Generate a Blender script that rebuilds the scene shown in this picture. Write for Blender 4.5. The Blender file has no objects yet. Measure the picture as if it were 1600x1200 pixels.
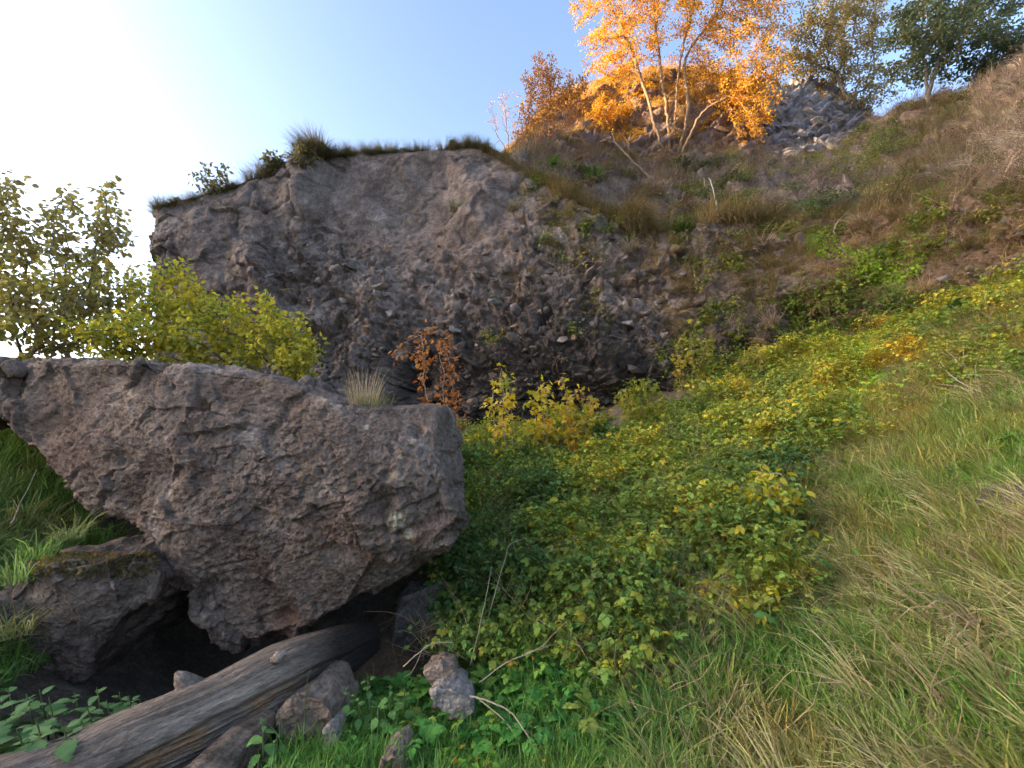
import bpy, bmesh, math, random
import numpy as np
from mathutils import Vector
from mathutils.bvhtree import BVHTree

# ------------------------------------------------------------------ camera, sky, sun, exposure
scene = bpy.context.scene
rad = math.radians
EYE, PITCH, FPX = 1.6, rad(5.0), 711.0            # eye height, upward tilt, focal length in photo pixels
cd = bpy.data.cameras.new('camera'); cam = bpy.data.objects.new('camera', cd)
scene.collection.objects.link(cam); scene.camera = cam
cd.sensor_width = 36.0; cd.lens = 36.0 * FPX / 1600.0
cd.clip_start = 0.05; cd.clip_end = 3000
cam.location = (0, 0, EYE); cam.rotation_euler = (rad(90) + PITCH, 0, 0)

SUN_AZ, SUN_EL = rad(-97), rad(12)                # azimuth from the view direction (+Y), towards -X
world = bpy.data.worlds.new('World'); scene.world = world; world.use_nodes = True
wn = world.node_tree.nodes; wl = world.node_tree.links
sky = wn.new('ShaderNodeTexSky'); sky.sky_type = 'NISHITA'; sky.sun_disc = False
sky.sun_elevation = SUN_EL; sky.sun_rotation = SUN_AZ
sky.air_density = 0.62; sky.dust_density = 3.0; sky.ozone_density = 0.9; sky.altitude = 50
bg = wn['Background']; bg.inputs['Strength'].default_value = 0.15
wl.new(sky.outputs['Color'], bg.inputs['Color'])
sl = bpy.data.lights.new('sun', 'SUN'); sl.energy = 5.0; sl.angle = rad(0.5); sl.color = (1.0, 0.72, 0.44)
sun = bpy.data.objects.new('sun', sl); scene.collection.objects.link(sun)
SUND = Vector((math.sin(SUN_AZ) * math.cos(SUN_EL), math.cos(SUN_AZ) * math.cos(SUN_EL), math.sin(SUN_EL)))
sun.rotation_euler = SUND.to_track_quat('Z', 'Y').to_euler(); sun.location = (-30, 20, 30)
vs = scene.view_settings
vs.view_transform = 'Standard'; vs.look = 'None'; vs.exposure = 2.45; vs.gamma = 1.0; vs.use_curve_mapping = False
scene.cycles.use_denoising = True
scene.cycles.use_adaptive_sampling = True; scene.cycles.adaptive_threshold = 0.02
scene.cycles.max_bounces = 5; scene.cycles.diffuse_bounces = 3; scene.cycles.transmission_bounces = 4; scene.cycles.glossy_bounces = 1
scene.cycles.transparent_max_bounces = 8

# ------------------------------------------------------------------ helpers
rng = np.random.default_rng(7)
random.seed(7)
col = scene.collection
CP, SP = math.cos(PITCH), math.sin(PITCH)

def un(px, py, Y):
    """photo pixel + distance along +Y -> world point(s)"""
    px, py, Y = np.broadcast_arrays(np.asarray(px, float), np.asarray(py, float), np.asarray(Y, float))
    a = (px - 800) / FPX; b = (600 - py) / FPX
    dy = CP - b * SP; dz = SP + b * CP
    t = Y / dy
    return np.stack([a * t, Y, EYE + dz * t], -1)

def proj(P):
    P = np.asarray(P, float); d = P - np.array([0, 0, EYE])
    f = d[..., 1] * CP + d[..., 2] * SP
    u = -d[..., 1] * SP + d[..., 2] * CP
    f = np.where(np.abs(f) < 1e-6, 1e-6, f)
    return 800 + FPX * d[..., 0] / f, 600 - FPX * u / f, f

def ray(px, py):
    a = (px - 800) / FPX; b = (600 - py) / FPX
    return Vector((a, CP - b * SP, SP + b * CP)).normalized()

def _h(ix, iy, iz, s):
    n = (ix.astype(np.uint32) * np.uint32(374761393) + iy.astype(np.uint32) * np.uint32(668265263)
         + iz.astype(np.uint32) * np.uint32(2147483647) + np.uint32((s * 1274126177) & 0xffffffff))
    n = (n ^ (n >> np.uint32(13))) * np.uint32(1274126177)
    n = (n ^ (n >> np.uint32(15))) * np.uint32(2246822519)
    return n ^ (n >> np.uint32(16))

def pnoise(P, seed=0):
    P = np.asarray(P, float); shp = P.shape[:-1]; P = P.reshape(-1, 3)
    i = np.floor(P).astype(np.int64); f = P - i; u = f * f * f * (f * (f * 6 - 15) + 10)
    out = np.zeros(len(P))
    for dx in (0, 1):
        for dy in (0, 1):
            for dz in (0, 1):
                hh = _h(i[:, 0] + dx, i[:, 1] + dy, i[:, 2] + dz, seed)
                gx = (hh & np.uint32(1023)).astype(float) / 511.5 - 1
                gy = ((hh >> np.uint32(10)) & np.uint32(1023)).astype(float) / 511.5 - 1
                gz = ((hh >> np.uint32(20)) & np.uint32(1023)).astype(float) / 511.5 - 1
                w = ((u[:, 0] if dx else 1 - u[:, 0]) * (u[:, 1] if dy else 1 - u[:, 1]) * (u[:, 2] if dz else 1 - u[:, 2]))
                out += w * (gx * (f[:, 0] - dx) + gy * (f[:, 1] - dy) + gz * (f[:, 2] - dz))
    return (out * 1.25).reshape(shp)

def fbm(P, scale=1.0, octv=5, seed=0, gain=0.5, ridged=False):
    P = np.asarray(P, float) * scale; a = 1.0; out = 0; tot = 0
    for k in range(octv):
        n = pnoise(P * (2.03 ** k) + 17.3 * k, seed + k)
        if ridged: n = 1 - 2.2 * np.abs(n)
        out = out + a * n; tot += a; a *= gain
    return out / tot

def worley(P, scale, seed=0):
    """F1, F2, random of nearest cell"""
    P = np.asarray(P, float) * scale; shp = P.shape[:-1]; P = P.reshape(-1, 3)
    i = np.floor(P).astype(np.int64)
    f1 = np.full(len(P), 9.0); f2 = np.full(len(P), 9.0); rr = np.zeros(len(P))
    for dx in (-1, 0, 1):
        for dy in (-1, 0, 1):
            for dz in (-1, 0, 1):
                c = i + np.array([dx, dy, dz]); hh = _h(c[:, 0], c[:, 1], c[:, 2], seed)
                q = c + np.stack([(hh & np.uint32(1023)), (hh >> np.uint32(10)) & np.uint32(1023), (hh >> np.uint32(20)) & np.uint32(1023)], -1) / 1023.0
                d = np.sqrt(((P - q) ** 2).sum(-1))
                m = d < f1
                f2 = np.where(m, f1, np.minimum(f2, d)); rr = np.where(m, (hh % np.uint32(997)) / 997.0, rr); f1 = np.where(m, d, f1)
    return f1.reshape(shp), f2.reshape(shp), rr.reshape(shp)

def facet(P, scale, seed=0, warp=.15):
    """angular broken-rock relief in about [-.5,.5]: every cell is a randomly tilted plane"""
    P = np.asarray(P, float); shp = P.shape[:-1]; P = P.reshape(-1, 3) * scale
    P = P + warp * np.stack([pnoise(P * 2.1, seed + 71), pnoise(P * 2.1, seed + 72), pnoise(P * 2.1, seed + 73)], -1)
    i = np.floor(P).astype(np.int64); f1 = np.full(len(P), 9.0); off = np.zeros((len(P), 3)); key = np.zeros(len(P), np.uint32)
    for dx in (-1, 0, 1):
        for dy in (-1, 0, 1):
            for dz in (-1, 0, 1):
                c = i + np.array([dx, dy, dz]); hh = _h(c[:, 0], c[:, 1], c[:, 2], seed)
                q = c + np.stack([(hh & np.uint32(1023)), (hh >> np.uint32(10)) & np.uint32(1023), (hh >> np.uint32(20)) & np.uint32(1023)], -1) / 1023.0
                o = P - q; d = (o ** 2).sum(-1); m = d < f1
                f1 = np.where(m, d, f1); off = np.where(m[:, None], o, off); key = np.where(m, hh, key)
    g = np.stack([(key * np.uint32(2654435761 + 2 * k)) >> np.uint32(22) for k in range(4)], -1).astype(float) / 511.5 - 1
    return ((off * g[:, :3]).sum(-1) * .8 + .35 * g[:, 3]).reshape(shp)

def sstep(a, b, x):
    t = np.clip((np.asarray(x, float) - a) / (b - a), 0, 1); return t * t * (3 - 2 * t)

def mesh(name, V, F, mat=None, parent=None, smooth=True, attrs=None, link=True):
    """V (n,3); F list of (m,k) index arrays; attrs {name:(n,3) point colours or (n,) floats}"""
    if not isinstance(F, (list, tuple)): F = [F]
    F = [np.asarray(f, np.int32) for f in F if len(f)]
    me = bpy.data.meshes.new(name); V = np.asarray(V, np.float32)
    me.vertices.add(len(V)); me.vertices.foreach_set('co', V.ravel())
    lt = np.concatenate([np.full(len(f), f.shape[1], np.int32) for f in F]); vi = np.concatenate([f.ravel() for f in F])
    me.loops.add(len(vi)); me.loops.foreach_set('vertex_index', vi)
    me.polygons.add(len(lt)); ls = np.zeros(len(lt), np.int32); ls[1:] = np.cumsum(lt)[:-1]
    me.polygons.foreach_set('loop_start', ls)
    try: me.polygons.foreach_set('loop_total', lt)
    except Exception: pass
    me.polygons.foreach_set('use_smooth', np.full(len(lt), bool(smooth)))
    for k, a in (attrs or {}).items():
        a = np.asarray(a, np.float32)
        if a.ndim == 1:
            at = me.attributes.new(k, 'FLOAT', 'POINT'); at.data.foreach_set('value', a)
        else:
            at = me.attributes.new(k, 'FLOAT_COLOR', 'POINT')
            at.data.foreach_set('color', np.concatenate([a, np.ones((len(a), 1), np.float32)], 1).ravel())
    me.update(calc_edges=True); me.validate()
    if mat: me.materials.append(mat)
    o = bpy.data.objects.new(name, me)
    if link: col.objects.link(o)
    if parent: o.parent = parent
    return o

def tag(o, label=None, cat=None, group=None, kind=None):
    if label: o['label'] = label
    if cat: o['category'] = cat
    if group: o['group'] = group
    if kind: o['kind'] = kind
    return o

def empty(name, loc, label, cat, group=None):
    o = bpy.data.objects.new(name, None); col.objects.link(o); o.location = loc
    o.empty_display_size = 0.1
    return tag(o, label, cat, group)

def gridF(nu, nv):
    i = np.arange(nu - 1)[:, None] * nv + np.arange(nv - 1)[None, :]
    return np.stack([i, i + nv, i + nv + 1, i + 1], -1).reshape(-1, 4)

def gnormals(G):
    du = np.gradient(G, axis=0); dv = np.gradient(G, axis=1)
    n = np.cross(du, dv); return n / (np.linalg.norm(n, axis=-1, keepdims=True) + 1e-9)

def catmull(P, t):
    """P (n,...) control, t array in [0,n-1]"""
    n = len(P); i = np.clip(np.floor(t).astype(int), 0, n - 2); f = (t - i)
    f = f.reshape(f.shape + (1,) * (P.ndim - 1))
    p0 = np.where((i > 0).reshape(f.shape), P[np.maximum(i - 1, 0)], 2 * P[i] - P[i + 1])
    p1 = P[i]; p2 = P[i + 1]
    p3 = np.where((i < n - 2).reshape(f.shape), P[np.minimum(i + 2, n - 1)], 2 * p2 - p1)
    m1 = (p2 - p0) * .5; m2 = (p3 - p1) * .5
    f2 = f * f; f3 = f2 * f
    return (2 * f3 - 3 * f2 + 1) * p1 + (f3 - 2 * f2 + f) * m1 + (-2 * f3 + 3 * f2) * p2 + (f3 - f2) * m2

def patch(C, nu, nv, ut=None):
    """bicubic sheet through control net C[cols][rows]"""
    C = np.asarray(C, float)
    A = catmull(C, np.linspace(0, C.shape[0] - 1, nu) if ut is None else ut)
    return np.swapaxes(catmull(np.swapaxes(A, 0, 1), np.linspace(0, C.shape[1] - 1, nv)), 0, 1)

def inpoly(px, py, poly):
    poly = np.asarray(poly, float); res = np.zeros(np.shape(px), bool); j = len(poly) - 1
    for i in range(len(poly)):
        xi, yi = poly[i]; xj, yj = poly[j]
        c = ((yi > py) != (yj > py)) & (px < (xj - xi) * (py - yi) / (yj - yi + 1e-12) + xi)
        res ^= c; j = i
    return res

def rbf(pts, q, smooth=1e-3):
    """thin-plate surface z(x,y) through pts"""
    pts = np.asarray(pts, float); A = pts[:, :2]
    def phi(r2): return 0.5 * r2 * np.log(r2 + 1e-9)
    d2 = ((A[:, None] - A[None]) ** 2).sum(-1); n = len(A)
    K = phi(d2) + smooth * np.eye(n); Pm = np.c_[np.ones(n), A]
    M = np.block([[K, Pm], [Pm.T, np.zeros((3, 3))]])
    w = np.linalg.solve(M, np.r_[pts[:, 2], 0, 0, 0])
    out = np.zeros(len(q))
    for s in range(0, len(q), 20000):
        Q = q[s:s + 20000]; d2 = ((Q[:, None] - A[None]) ** 2).sum(-1)
        out[s:s + 20000] = phi(d2) @ w[:n] + np.c_[np.ones(len(Q)), Q] @ w[n:]
    return out

# ------------------------------------------------------------------ materials
def nodes(name):
    m = bpy.data.materials.new(name); m.use_nodes = True
    return m, m.node_tree.nodes, m.node_tree.links, m.node_tree.nodes['Principled BSDF']

def ramp(N, stops, interp='LINEAR'):
    r = N.new('ShaderNodeValToRGB'); r.color_ramp.interpolation = interp
    while len(r.color_ramp.elements) < len(stops): r.color_ramp.elements.new(0.5)
    for e, (p, c) in zip(r.color_ramp.elements, stops): e.position = p; e.color = (*c, 1)
    return r

def rock_mat(name, stops, scale=1.0, bump=0.5, fine=60.0, ov=(0.55, 0.5), speck=None, attr=None, attr_col=None, rough=0.95, attr2=None, attr2_col=None, stretch=None, stain=None):
    m, N, L, B = nodes(name)
    tc = N.new('ShaderNodeTexCoord'); src = tc.outputs['Object']
    if stretch:
        mp = N.new('ShaderNodeMapping'); mp.inputs['Scale'].default_value = stretch[0]; mp.inputs['Rotation'].default_value = stretch[1]
        L.new(src, mp.inputs['Vector']); src = mp.outputs['Vector']
    def noise(s, d=8, r=0.6, dist=0.0):
        n = N.new('ShaderNodeTexNoise'); n.inputs['Scale'].default_value = s; n.inputs['Detail'].default_value = d
        n.inputs['Roughness'].default_value = r; n.inputs['Distortion'].default_value = dist; L.new(src, n.inputs['Vector']); return n
    n1 = noise(1.3 * scale, 7, 0.68, 0.3); n2 = noise(9 * scale, 4, 0.7); n3 = noise(fine, 3, 0.75)
    r = ramp(N, stops); L.new(n1.outputs['Fac'], r.inputs['Fac'])
    mul = N.new('ShaderNodeMix'); mul.data_type = 'RGBA'; mul.blend_type = 'OVERLAY'; mul.inputs[0].default_value = ov[0]
    L.new(r.outputs['Color'], mul.inputs[6]); 
    g = ramp(N, [(0.3, (0.25,) * 3), (0.7, (0.78,) * 3)]); L.new(n2.outputs['Fac'], g.inputs['Fac']); L.new(g.outputs['Color'], mul.inputs[7])
    mul2 = N.new('ShaderNodeMix'); mul2.data_type = 'RGBA'; mul2.blend_type = 'OVERLAY'; mul2.inputs[0].default_value = ov[1]
    g3 = ramp(N, [(0.32, (0.2,) * 3), (0.68, (0.82,) * 3)]); L.new(n3.outputs['Fac'], g3.inputs['Fac'])
    L.new(mul.outputs[2], mul2.inputs[6]); L.new(g3.outputs['Color'], mul2.inputs[7])
    out = mul2.outputs[2]
    def blend(out, fac_socket, c):
        x = N.new('ShaderNodeMix'); x.data_type = 'RGBA'; L.new(fac_socket, x.inputs[0]); L.new(out, x.inputs[6])
        y = N.new('ShaderNodeMix'); y.data_type = 'RGBA'; y.blend_type = 'OVERLAY'; y.inputs[0].default_value = 0.7
        y.inputs[6].default_value = (*c, 1); L.new(g3.outputs['Color'], y.inputs[7]); L.new(y.outputs[2], x.inputs[7]); return x.outputs[2]
    for at, c in ((attr, attr_col), (attr2, attr2_col)):
        if at:
            a = N.new('ShaderNodeAttribute'); a.attribute_name = at; out = blend(out, a.outputs['Fac'], c)
    if stain:
        ns = noise(stain[1], 6, 0.65, 0.8); rs = ramp(N, [(stain[2], (0,) * 3), (stain[2] + .08, (1,) * 3)]); L.new(ns.outputs['Fac'], rs.inputs['Fac'])
        out = blend(out, rs.outputs['Color'], stain[0])
    if speck:
        v = N.new('ShaderNodeTexVoronoi'); v.inputs['Scale'].default_value = speck[1]; L.new(src, v.inputs['Vector'])
        rs = ramp(N, [(speck[2], (1,) * 3), (speck[2] + .03, (0,) * 3)]); L.new(v.outputs['Distance'], rs.inputs['Fac'])
        out = blend(out, rs.outputs['Color'], speck[0])
    L.new(out, B.inputs['Base Color']); B.inputs['Roughness'].default_value = rough
    B.inputs['Specular IOR Level'].default_value = 0.15
    b1 = N.new('ShaderNodeBump'); b1.inputs['Strength'].default_value = bump; b1.inputs['Distance'].default_value = 0.03
    b2 = N.new('ShaderNodeBump'); b2.inputs['Strength'].default_value = bump; b2.inputs['Distance'].default_value = 0.006
    L.new(n2.outputs['Fac'], b1.inputs['Height']); L.new(n3.outputs['Fac'], b2.inputs['Height'])
    L.new(b1.outputs['Normal'], b2.inputs['Normal']); L.new(b2.outputs['Normal'], B.inputs['Normal'])
    return m

def leaf_mat(name, inst, transl=0.35, rough=0.6, tintname='tint', var=0.25):
    """leaf colour from a 'tint' attribute (of the instance or of the mesh), times a per-leaf 'shade'"""
    m, N, L, B = nodes(name)
    a = N.new('ShaderNodeAttribute'); a.attribute_name = tintname; a.attribute_type = 'INSTANCER' if inst else 'GEOMETRY'
    c = a.outputs['Color']
    if inst:
        s = N.new('ShaderNodeAttribute'); s.attribute_name = 'shade'
        x = N.new('ShaderNodeMix'); x.data_type = 'RGBA'; x.blend_type = 'MULTIPLY'; x.inputs[0].default_value = 1
        L.new(c, x.inputs[6]); L.new(s.outputs['Color'], x.inputs[7]); c = x.outputs[2]
    L.new(c, B.inputs['Base Color']); B.inputs['Roughness'].default_value = rough; B.inputs['Specular IOR Level'].default_value = 0.25
    t = N.new('ShaderNodeBsdfTranslucent')
    hs = N.new('ShaderNodeHueSaturation'); hs.inputs['Value'].default_value = 1.25; hs.inputs['Saturation'].default_value = 1.1
    L.new(c, hs.inputs['Color']); L.new(hs.outputs['Color'], t.inputs['Color'])
    mx = N.new('ShaderNodeMixShader'); mx.inputs[0].default_value = transl
    L.new(B.outputs[0], mx.inputs[1]); L.new(t.outputs[0], mx.inputs[2]); L.new(mx.outputs[0], N['Material Output'].inputs['Surface'])
    return m

def plain(name, c, rough=0.85, c2=None, scale=20, bump=0.3, stretch=(1, 1, 1)):
    m, N, L, B = nodes(name)
    tc = N.new('ShaderNodeTexCoord'); mp = N.new('ShaderNodeMapping'); mp.inputs['Scale'].default_value = stretch
    L.new(tc.outputs['Object'], mp.inputs['Vector'])
    n = N.new('ShaderNodeTexNoise'); n.inputs['Scale'].default_value = scale; n.inputs['Detail'].default_value = 6; n.inputs['Roughness'].default_value = 0.7
    L.new(mp.outputs['Vector'], n.inputs['Vector'])
    r = ramp(N, [(0.3, c), (0.7, c2 or tuple(min(1, x * 1.5) for x in c))]); L.new(n.outputs['Fac'], r.inputs['Fac'])
    L.new(r.outputs['Color'], B.inputs['Base Color']); B.inputs['Roughness'].default_value = rough; B.inputs['Specular IOR Level'].default_value = 0.2
    b = N.new('ShaderNodeBump'); b.inputs['Strength'].default_value = bump; b.inputs['Distance'].default_value = 0.01
    L.new(n.outputs['Fac'], b.inputs['Height']); L.new(b.outputs['Normal'], B.inputs['Normal'])
    return m

M_BOULDER = rock_mat('boulder_stone', [(0.27, (0.045, 0.031, 0.024)), (0.43, (0.13, 0.094, 0.072)), (0.57, (0.20, 0.147, 0.113)), (0.73, (0.40, 0.308, 0.24))], 2.2, 1.0, 55, ov=(0.7, 0.6), attr='pale', attr_col=(0.46, 0.39, 0.25), attr2='red', attr2_col=(0.20, 0.105, 0.065))
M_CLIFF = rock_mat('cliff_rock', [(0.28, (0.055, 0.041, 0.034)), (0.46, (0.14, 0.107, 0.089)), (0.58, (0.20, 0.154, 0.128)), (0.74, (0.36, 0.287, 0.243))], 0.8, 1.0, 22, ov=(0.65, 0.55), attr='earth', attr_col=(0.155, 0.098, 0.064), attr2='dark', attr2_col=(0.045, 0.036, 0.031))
M_STONE = rock_mat('grey_stone', [(0.25, (0.14, 0.113, 0.092)), (0.5, (0.25, 0.205, 0.17)), (0.75, (0.38, 0.32, 0.27))], 2, 0.6, 30)
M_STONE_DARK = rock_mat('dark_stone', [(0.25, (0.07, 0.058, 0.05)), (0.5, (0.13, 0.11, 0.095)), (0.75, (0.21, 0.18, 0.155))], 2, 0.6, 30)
M_STONE_BROWN = rock_mat('brown_stone', [(0.25, (0.12, 0.08, 0.055)), (0.5, (0.21, 0.148, 0.105)), (0.75, (0.32, 0.235, 0.17))], 2, 0.6, 30)
M_SLATE = rock_mat('slate_rock', [(0.25, (0.14, 0.135, 0.145)), (0.5, (0.24, 0.23, 0.24)), (0.75, (0.36, 0.35, 0.36))], 0.8, 0.9, 14, attr='earth', attr_col=(0.17, 0.10, 0.075), attr2='lichen', attr2_col=(0.36, 0.21, 0.06))
M_SOIL = rock_mat('soil', [(0.25, (0.06, 0.045, 0.032)), (0.5, (0.12, 0.09, 0.062)), (0.75, (0.20, 0.155, 0.11))], 1.5, 0.7, 45)
M_TURF = rock_mat('turf_soil', [(0.27, (0.06, 0.045, 0.037)), (0.47, (0.14, 0.108, 0.088)), (0.6, (0.20, 0.155, 0.128)), (0.74, (0.31, 0.25, 0.21))], 0.9, 1.0, 20, ov=(0.65, 0.55), attr='earth', attr_col=(0.19, 0.125, 0.085))
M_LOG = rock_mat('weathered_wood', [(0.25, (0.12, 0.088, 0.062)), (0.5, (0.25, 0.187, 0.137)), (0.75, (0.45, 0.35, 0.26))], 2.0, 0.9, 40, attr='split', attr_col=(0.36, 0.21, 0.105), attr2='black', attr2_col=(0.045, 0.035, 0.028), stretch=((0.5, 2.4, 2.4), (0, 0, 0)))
M_BARK = plain('tree_bark', (0.10, 0.08, 0.06), 0.9, (0.22, 0.18, 0.14), 12, 0.5)
M_BARK_PALE = plain('pale_bark', (0.15, 0.10, 0.06), 0.9, (0.30, 0.21, 0.13), 12, 0.4)
M_TWIG = plain('dry_stem', (0.26, 0.20, 0.13), 0.85, (0.45, 0.37, 0.26), 30, 0.2)
M_TWIG_WHITE = plain('bleached_wood', (0.34, 0.28, 0.22), 0.85, (0.54, 0.46, 0.38), 30, 0.2)
M_STEM = plain('green_stem', (0.09, 0.12, 0.04), 0.7, (0.16, 0.19, 0.07), 20, 0.1)
M_LEAF = leaf_mat('leaf', False, 0.5)
M_LEAF_I = leaf_mat('undergrowth_leaf', True, 0.4)
M_GRASS_I = leaf_mat('grass_blade', True, 0.3, 0.7)
# ------------------------------------------------------------------ the setting: ground, cliff, hillside, knoll, hill
def wpt(p, dy, dz, dx=0.0): return np.asarray(p) + np.array([dx, dy, dz])

GP = [(-100, 1330, 1.5), (0, 1240, 2.0), (200, 1240, 1.9), (400, 1220, 2.1), (600, 1210, 2.2), (800, 1210, 2.2), (1000, 1210, 2.2), (1250, 1210, 2.1), (1450, 1210, 1.9), (1600, 1200, 1.75),
      (1800, 1200, 1.5), (600, 1110, 2.75), (760, 1080, 2.9), (480, 1090, 2.75), (330, 1100, 2.9), (200, 1080, 3.1), (300, 1030, 3.8), (500, 1010, 3.6), (620, 1000, 3.6),
      (720, 1000, 3.3), (720, 900, 4.2), (720, 800, 5.6), (720, 730, 7.6), (720, 690, 9.6),
      (850, 1000, 3.25), (850, 900, 4.2), (850, 800, 5.9), (850, 730, 7.6), (850, 690, 9.4),
      (1000, 1000, 3.2), (1000, 900, 4.0), (1000, 800, 5.3), (1000, 720, 7.0), (1000, 650, 9.0),
      (1120, 1000, 3.05), (1120, 900, 3.8), (1120, 800, 4.9), (1120, 700, 6.6), (1120, 610, 8.9),
      (1250, 1000, 2.85), (1250, 900, 3.5), (1250, 800, 4.4), (1250, 700, 5.6), (1250, 620, 7.1), (1250, 550, 8.7),
      (1400, 1000, 2.6), (1400, 850, 3.4), (1400, 700, 4.7), (1400, 600, 6.0), (1400, 515, 7.9),
      (1600, 1000, 2.25), (1600, 850, 2.8), (1600, 700, 3.65), (1600, 560, 4.9), (1600, 455, 6.2),
      (1800, 900, 2.1), (1800, 600, 3.7), (1800, 400, 5.2),
      (10, 1120, 2.5), (20, 1000, 2.95), (10, 900, 3.3), (20, 800, 3.8), (20, 700, 4.4), (-150, 900, 2.9), (-150, 700, 3.8),
      (100, 600, 6.2), (350, 610, 6.2), (600, 640, 6.6), (100, 560, 9.0), (400, 640, 10.5), (600, 668, 10.5), (-200, 570, 6.0), (-200, 560, 9.0), (180, 560, 14.0), (-150, 560, 14.0)]
gp = un([p[0] for p in GP], [p[1] for p in GP], [p[2] for p in GP])
gp = np.r_[gp, [(-2, 0.2, -.02), (0, -1, 0), (2, 0, .35), (3.0, -1, 1.0), (-3.5, 0, .1), (0.2, 12, 1.6), (3, 11.5, 2.6)]]
xs = np.r_[-600, -420, -330, -240, -160, -110, -75, -50, -35, -25, -18, -13, np.arange(-10, 9.5, 0.07), 10, 11, 12.5, 15, 20, 30, 50, 80, 120, 160]
ys = np.r_[-500, -320, -200, -120, -80, -50, -30, -18, -10, -6, -4, -2, np.arange(-1, 13.5, 0.07), 15, 18, 24, 34, 50, 80, 120, 180, 260]
GX, GY = np.meshgrid(xs, ys, indexing='ij')
q = np.stack([np.clip(GX, -9, 8), np.clip(GY, -1.5, 13)], -1).reshape(-1, 2)
GZ = rbf(gp, q, 2e-3).reshape(GX.shape)
far = np.maximum(np.maximum(-9 - GX, GX - 8), np.maximum(-1.5 - GY, GY - 13)).clip(0)
GZ = np.clip(GZ, -0.6, 6); GZ = GZ + (1.5 - GZ) * sstep(4, 50, far)
g3 = np.stack([GX, GY, GZ], -1)
GZ = GZ + 0.16 * fbm(g3, 0.8, 4, 3) * sstep(1.5, 4, np.hypot(GX, GY)) + 0.05 * fbm(g3, 3.5, 3, 9)
# hollow under the boulder
GZ -= 0.32 * np.exp(-(((GX + 1.35) / 0.75) ** 2 + ((GY - 3.5) / 0.7) ** 2))
G = np.stack([GX, GY, GZ], -1)
ground = mesh('ground', G.reshape(-1, 3), gridF(*GX.shape), M_SOIL); tag(ground, 'dark soil floor of the pit rising into the bank', 'ground', kind='structure')

# cliff: control net of (photo column, rows from foot to lip); first columns wrap round the free end
CL = [(400, [(680, 17.5), (600, 17.5), (500, 17.5), (420, 17.4), (365, 17.2)]),
      (285, [(670, 14.8), (590, 14.6), (490, 14.6), (415, 14.6), (350, 14.6)]),
      (247, [(660, 12.6), (575, 12.5), (480, 12.6), (395, 12.7), (324, 12.8)]),
      (300, [(665, 12.0), (575, 11.8), (485, 12.0), (390, 12.3), (309, 12.6)]),
      (400, [(670, 11.8), (580, 11.5), (480, 11.8), (380, 12.3), (283, 12.9)]),
      (480, [(676, 11.7), (580, 11.4), (480, 11.8), (370, 12.4), (252, 13.1)]),
      (550, [(680, 11.6), (585, 11.4), (480, 11.9), (355, 12.6), (242, 13.3)]),
      (640, [(690, 11.4), (600, 11.2), (485, 11.8), (355, 12.6), (238, 13.4)]),
      (740, [(695, 11.0), (610, 10.7), (490, 11.2), (360, 12.1), (236, 13.3)]),
      (830, [(700, 10.7), (610, 10.2), (500, 10.6), (385, 11.4), (275, 12.6)]),
      (900, [(700, 10.4), (605, 9.9), (510, 10.3), (410, 10.9), (318, 11.7)]),
      (1000, [(680, 10.1), (600, 9.7), (520, 10.1), (440, 10.6), (362, 11.2)]),
      (1100, [(640, 9.7), (580, 9.5), (510, 9.8), (430, 10.2), (355, 10.7)]),
      (1200, [(600, 9.2), (545, 9.2), (480, 9.4), (415, 9.7), (345, 10.1)]),
      (1300, [(565, 8.6), (515, 8.8), (460, 8.9), (400, 9.1), (340, 9.5)]),
      (1400, [(540, 8.0), (490, 8.2), (440, 8.3), (385, 8.5), (330, 8.8)]),
      (1500, [(510, 7.2), (465, 7.4), (415, 7.5), (365, 7.7), (318, 8.0)]),
      (1620, [(480, 6.2), (435, 6.4), (390, 6.5), (335, 6.7), (280, 7.0)]),
      (1800, [(430, 5.0), (380, 5.1), (330, 5.2), (270, 5.4), (210, 5.7)])]
CN = np.array([[un(c, py, Y) for py, Y in rows] for c, rows in CL])
NU, NV = 820, 330
ut = np.interp(np.linspace(0, 1, NU), [0, .04, .08, 1], [0, 1, 2, len(CL) - 1])
CG = patch(CN, NU, NV, ut)
nrm = gnormals(CG); nrm *= np.sign(-(nrm * (CG - np.array([0, 0, EYE]))).sum(-1, keepdims=True))
nrm[:60] = gnormals(CG)[:60] * np.sign((gnormals(CG)[100] * nrm[100]).sum(-1).mean())
cpx, cpy, _ = proj(CG); cpx += 25 * fbm(CG, .7, 3, 40); cpy += 25 * fbm(CG, .7, 3, 44)
rub = sstep(330, 470, cpx) * sstep(360, 470, cpy + 0.10 * np.abs(cpx - 600)) * (1 - .75 * sstep(1050, 1180, cpx))      # rubbly conglomerate zone
rub = np.maximum(rub, sstep(350, 430, cpx) * (1 - sstep(560, 640, cpx)) * sstep(345, 400, cpy)) ; rub = np.maximum(rub, .55 * sstep(1430, 1520, cpx))
earth = sstep(1000, 1400, cpx) * .9
earth = np.maximum(earth, .25 * sstep(0.1, .4, fbm(CG, .45, 3, 81)))
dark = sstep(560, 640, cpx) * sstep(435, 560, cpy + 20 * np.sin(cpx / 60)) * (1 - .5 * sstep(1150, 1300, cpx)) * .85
ST = CG @ np.array([[math.cos(.6), 0, -math.sin(.6)], [0, 1, 0], [math.sin(.6), 0, math.cos(.6)]]).T * np.array([.9, 1, 1.35])
calm = sstep(470, 520, cpx) * (1 - sstep(720, 800, cpx)) * sstep(440, 380, cpy)
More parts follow.
